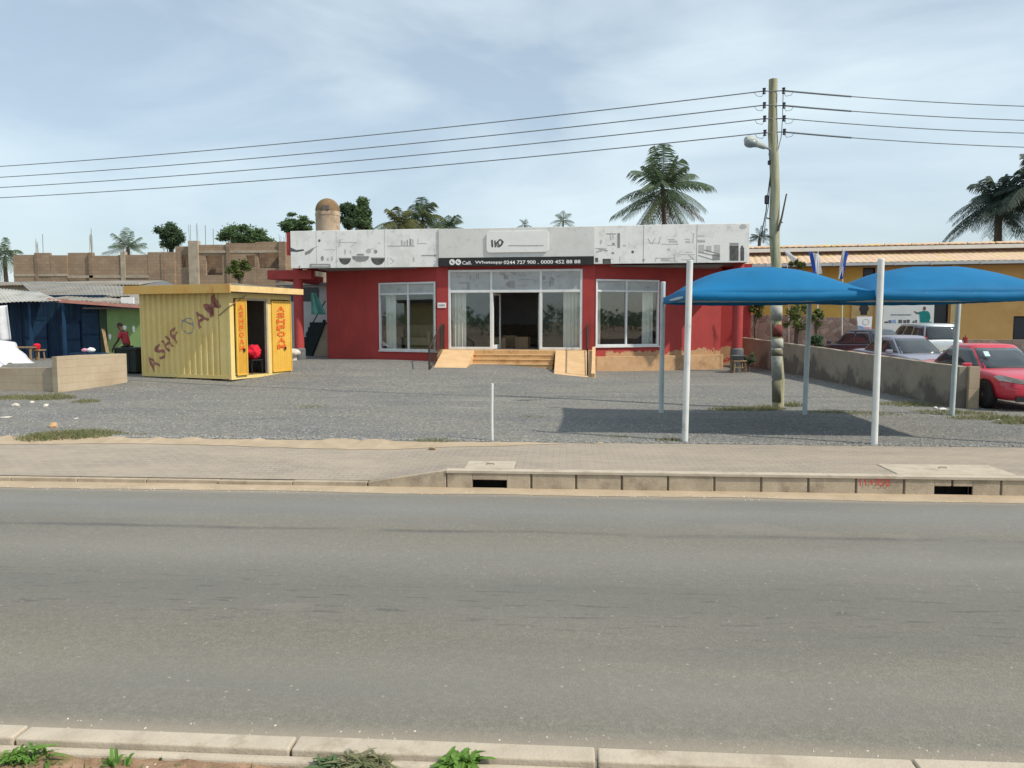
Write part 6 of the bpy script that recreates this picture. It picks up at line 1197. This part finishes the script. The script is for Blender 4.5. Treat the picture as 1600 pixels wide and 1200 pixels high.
tree('bush', 'leafy bush behind the boundary wall, right of the utility pole', 1247, 458, 524, 56, 30, 'leafy', 22, 16, 34, .10, cat='bush'); tree('bush', 'thin sapling with pale leaves behind the boundary wall', 1277, 470, 512, 26, 29.5, 'leafy', 23, 9, 40, .10, cat='bush'); tree('bush', 'small loose bush between the red column and the utility pole', 1180, 466, 506, 30, 35, 'leafy', 24, 10, 45, .11, cat='bush'); tree('bush', 'low green plant at the foot of the right red column', 1170, 551, 569, 22, 30, 'leafd', 25, 7, 50, .08, cat='bush')
tree('bush', 'tuft of leaves showing just above the left blue canopy', 1246, 402, 422, 24, 34, 'leafy', 26, 7, 50, .10, cat='bush')
tree('bush', 'dark low bush behind the wall beside the thin sapling', 1275, 522, 545, 30, 27, 'leafd', 27, 8, 60, .09, cat='bush')
m = MB(); q = random.Random(31)
for i in range(2600):
    x = q.uniform(-130, 150); y = 120 + q.uniform(-8, 8); h = 3.2 + 1.8 * mnoise.noise(Vector((x * .07, 0, 0))) + 1.2 * mnoise.noise(Vector((x * .3, 0, 4))); z = h * q.random() ** .5
    for _ in range(4):
        p = Vector((x + q.gauss(0, .7), y + q.gauss(0, .7), z + q.gauss(0, .3))); a = Vector((q.gauss(0, 1), q.gauss(0, 1), q.gauss(0, 1))).normalized(); b = a.orthogonal().normalized(); s = q.uniform(.3, .6); m.add([p - a * s, p + b * s * .5, p + a * s, p - b * s * .5], [(0, 1, 2, 3)])
tag(m.build('treeline', M['leafd'], fix=False), kind='stuff')
reflect_trees = MB(); reflect_trees.v = [Matrix.Rotation(math.pi, 4, 'Z') @ v + Vector((0, 62, 0)) for v in m.v]; reflect_trees.f = m.f; reflect_trees.mi = m.mi; tag(reflect_trees.build('treeline', M['leafd'], fix=False), kind='stuff')  # unseen treeline added behind the camera to break up reflections in the glass
# ------------------------------------------------------------------ weeds, grass, stones, litter
def weed(label, px, py, wpx, nl, mt, seed, h=1., broad=.2, name='weed'):
    q = random.Random(seed); c = G(px, py, ZN - .05); r_ = wpx / FPX * 3.9 / 2; m = MB(); ns = max(3, nl // 9)
    stems = [(Vector((q.gauss(0, .3), q.gauss(0, .2), 0)) * r_, q.uniform(0, 6.28)) for _ in range(ns)]
    for i in range(nl):
        o_, az0 = stems[i % ns]; az = az0 + 2.399 * i + q.uniform(-.5, .5); el = R(q.uniform(5, 82)); L = r_ * q.uniform(.35, 1.0); hd = Vector((math.cos(az), math.sin(az), 0)); s_ = Vector((-hd.y, hd.x, 0)).lerp(Vector((q.gauss(0, 1), q.gauss(0, 1), q.gauss(0, 1))), .25).normalized(); n = 6; lift = h * r_ * .5 * q.random() * (nl > 40)
        row = []; tw = q.uniform(-.6, .6); dr = q.uniform(.3, .75)
        for k in range(n + 1):
            t = k / n; p = o_ + hd * (L * t * math.cos(el)) + Vector((0, 0, lift + h * (L * t * math.sin(el) - dr * L * t * t))) + s_ * tw * L * .3 * t * t; w = broad * L * math.sin(math.pi * min(.97, .12 + .86 * t)) ** .8 * .5 * q.uniform(.9, 1.1); row += [p - s_ * w + Vector((0, 0, w * .4)), p + s_ * w + Vector((0, 0, w * .4)), p]
        m.add(row, [f for k in range(n) for f in ((3*k, 3*k+2, 3*k+5, 3*k+3), (3*k+2, 3*k+1, 3*k+4, 3*k+5))])
    for o_, _ in stems[:8]: m.tube([o_ * .3, o_ + Vector((0, 0, .35 * h * r_))], .002, 4)
    o = m.build(name, M[mt], smooth=True, fix=False, loc=c); tag(o, label, 'weed')
weed('bright green rosette weed at the near kerb, left of the centre of the bottom edge', 186, 1199, 80, 34, 'weed', 41, 1.2, .2); weed('bright bushy green weed at the near kerb, beside the middle of the bottom edge', 716, 1203, 100, 190, 'weed', 42, .6, .24); weed('sparse green weed in the near bottom left corner', 46, 1193, 110, 120, 'weed', 43, .6, .12); weed('tiny dark sprig on the near soil', 251, 1188, 14, 12, 'leafd', 44, 1.6, .35); weed('low trailing grey green weed at the near kerb beside the bushy one', 570, 1202, 120, 240, 'drygrass', 45, .4, .07); weed('second low trailing green weed left of the bushy one', 515, 1203, 80, 150, 'leaf', 47, .45, .14)
weed('thin dry sprig on the near kerb joint right of the middle', 933, 1188, 16, 10, 'drygrass', 46, 2.2, .1)
m = MB(); q = random.Random(51)
def blades(c, rx, ry, n, h, zf=gz):
    for _ in range(int(n * .65)):
        a = q.random() * 6.28; rr_ = q.random() ** .6; x, y = c.x + rx * rr_ * math.cos(a), c.y + ry * rr_ * math.sin(a); z = zf(x, y); hh = h * q.uniform(.5, 1.2) * (1.1 - .6 * rr_); w = .006 + .006 * q.random(); b = q.random() * 6.28; d = Vector((math.cos(b), math.sin(b), 0)); l_ = Vector((q.gauss(0, .4), q.gauss(0, .4), 1)).normalized()
        p = Vector((x, y, z - .005)); m.add([p - d * w, p + d * w, p + l_ * hh * .6 + d * w * .7, p + l_ * hh + Vector((l_.x, l_.y, 0)) * hh * .5, p + l_ * hh * .6 - d * w * .7], [(0, 1, 2, 3, 4)])
for px, py, rx, ry, n, h in ((1160, 640, .85, .28, 900, .12), (1200, 639, .4, .25, 400, .14), (1238, 634, .25, .2, 260, .16), (1310, 645, .9, .3, 500, .07), (1420, 632, .8, .5, 900, .10), (1490, 646, .9, .45, 900, .10), (1560, 655, 1.0, .3, 900, .13), (1600, 662, .6, .3, 500, .14), (1370, 648, .6, .3, 260, .07), (30, 622, .9, .5, 900, .14), (80, 622, .6, .5, 700, .2), (135, 628, .35, .3, 300, .12), (110, 681, .75, .32, 1300, .14), (60, 684, .4, .25, 500, .12), (150, 676, .5, .2, 500, .1), (190, 678, .7, .1, 260, .05), (485, 636, .5, .45, 260, .05), (830, 652, .3, .25, 120, .05), (1050, 688, .3, .12, 200, .07), (680, 688, .4, .12, 260, .06), (970, 683, .25, .15, 90, .05)):
    blades(G(px, py, .0), rx, ry, n, h, lambda x, y: gz(x, y) if y > YB else pz(x, y) + .012)
tag(m.build('grass', M['grass'], fix=False), kind='stuff')
m = MB()
for _ in range(60): x = q.uniform(-3.6, 3.2); blades(Vector((x, YN0 - .12 - .12 * q.random(), 0)), .08, .04, 14, .05, lambda x, y: ZN - .055)
tag(m.build('dry_grass', M['drygrass'], fix=False), kind='stuff')
def rock(label, px, py, s, seed, mt='rubble', name='stone', cat='stone', zf=gz, flat=.6):
    q = random.Random(seed); c = G(px, py, 0); bm = bmesh.new(); bmesh.ops.create_icosphere(bm, subdivisions=2, radius=1); o_ = Vector((seed, 2, 3))
    o = bm_obj(bm, name, M[mt], None, lambda v: v * (1 + .35 * mnoise.noise(v * 1.3 + o_)) * s * Vector((1, .8, flat)).x if False else Vector((v.x * 1.2, v.y * .8, v.z * flat)) * s * .55 * (1 + .4 * mnoise.noise(v * 1.3 + o_))); o.location = (c.x, c.y, (gz(c.x, c.y) if c.y > YB else pz(c.x, c.y)) + s * flat * .3); o.rotation_euler.z = q.random() * 6; tag(o, label, cat)
rock('white stone in the grass near the left wall, foremost of three', 24, 634, .13, 1); rock('white stone in the grass by the left wall, middle of three', 50, 629, .11, 2); rock('white stone in the grass by the left wall, nearest the pillar edge', 72, 634, .12, 3)
rock('pinkish broken brick standing in the grass by the pavement', 84, 668, .12, 4, 'plinth', 'brick', 'brick', flat=1.0); rock('flat white scrap on the gravel at the left edge', 10, 652, .17, 5, flat=.15); rock('small flat white scrap on the gravel near the left wall', 119, 654, .11, 6, flat=.2)
rock('crumpled white litter in the grass at the foot of the boundary wall', 1465, 630, .11, 7, 'plate', 'litter', 'litter'); rock('small white litter left of the third rear canopy post', 1462, 638, .09, 8, 'plate', 'litter', 'litter') ; rock('white litter beside the foot of the rear right canopy post', 1473, 641, .12, 9, 'plate', 'litter', 'litter'); rock('pale stone at the foot of the utility pole', 1212, 636, .08, 10); rock('whitish pebble on the gravel at the right', 1560, 658, .06, 12)
rock('reddish brown stone on the sandy edge of the pavement', 675, 699, .09, 11, 'carton')

# ------------------------------------------------------------------ light
SUN_AZ = 22; SUN_EL = 47
sd = Vector((math.cos(R(SUN_EL)) * math.cos(R(SUN_AZ)), -math.cos(R(SUN_EL)) * math.sin(R(SUN_AZ)), math.sin(R(SUN_EL))))
sun = bpy.data.lights.new('sun', 'SUN'); so_ = bpy.data.objects.new('sun', sun); COL.objects.link(so_)
sun.energy = 3.3; sun.angle = R(1.2); sun.color = (1, .92, .79); so_.rotation_euler = sd.to_track_quat('Z', 'Y').to_euler(); so_.location = (20, -20, 30)
wd = bpy.data.worlds.new('World'); sc.world = wd; wd.use_nodes = True; nt = wd.node_tree; nn = nt.nodes; ll = nt.links
bg = nn['Background']; sky = nn.new('ShaderNodeTexSky'); sky.sky_type = 'NISHITA'; sky.sun_disc = False; sky.sun_elevation = R(SUN_EL); sky.sun_rotation = R(90 + SUN_AZ)
sky.air_density = 1.0; sky.dust_density = 1.2; sky.ozone_density = 1.2
tc = nn.new('ShaderNodeTexCoord'); mp = nn.new('ShaderNodeMapping'); mp.inputs['Scale'].default_value = (1, 1, 3.2); mp.inputs['Rotation'].default_value = (0, R(6), R(25)); ll.new(tc.outputs['Generated'], mp.inputs[0])
n1 = nn.new('ShaderNodeTexNoise'); n1.inputs['Scale'].default_value = 2.1; n1.inputs['Detail'].default_value = 7; n1.inputs['Roughness'].default_value = .52; n1.inputs['Distortion'].default_value = .35; ll.new(mp.outputs[0], n1.inputs['Vector'])
rp = nn.new('ShaderNodeValToRGB'); rp.color_ramp.elements[0].position = .40; rp.color_ramp.elements[1].position = .66; rp.color_ramp.elements[1].color = (.85,.85,.85,1); rp.color_ramp.elements[0].color = (.38,.38,.38,1); ll.new(n1.outputs['Fac'], rp.inputs[0])
mx = nn.new('ShaderNodeMix'); mx.data_type = 'RGBA'; ll.new(rp.outputs[0], mx.inputs[0]); ll.new(sky.outputs[0], mx.inputs[6]); mx.inputs[7].default_value = (6.5, 7.6, 8.1, 1)
ll.new(mx.outputs[2], bg.inputs[0]); bg.inputs[1].default_value = .1
sc.render.engine = 'CYCLES'; sc.cycles.use_denoising = True; sc.cycles.max_bounces = 6; sc.cycles.transparent_max_bounces = 12
try: sc.cycles.denoiser = 'OPENIMAGEDENOISE'
except Exception: pass
vs_ = sc.view_settings; vs_.view_transform = 'Standard'; vs_.look = 'None'; vs_.gamma = 1; vs_.exposure = .36; vs_.use_curve_mapping = False
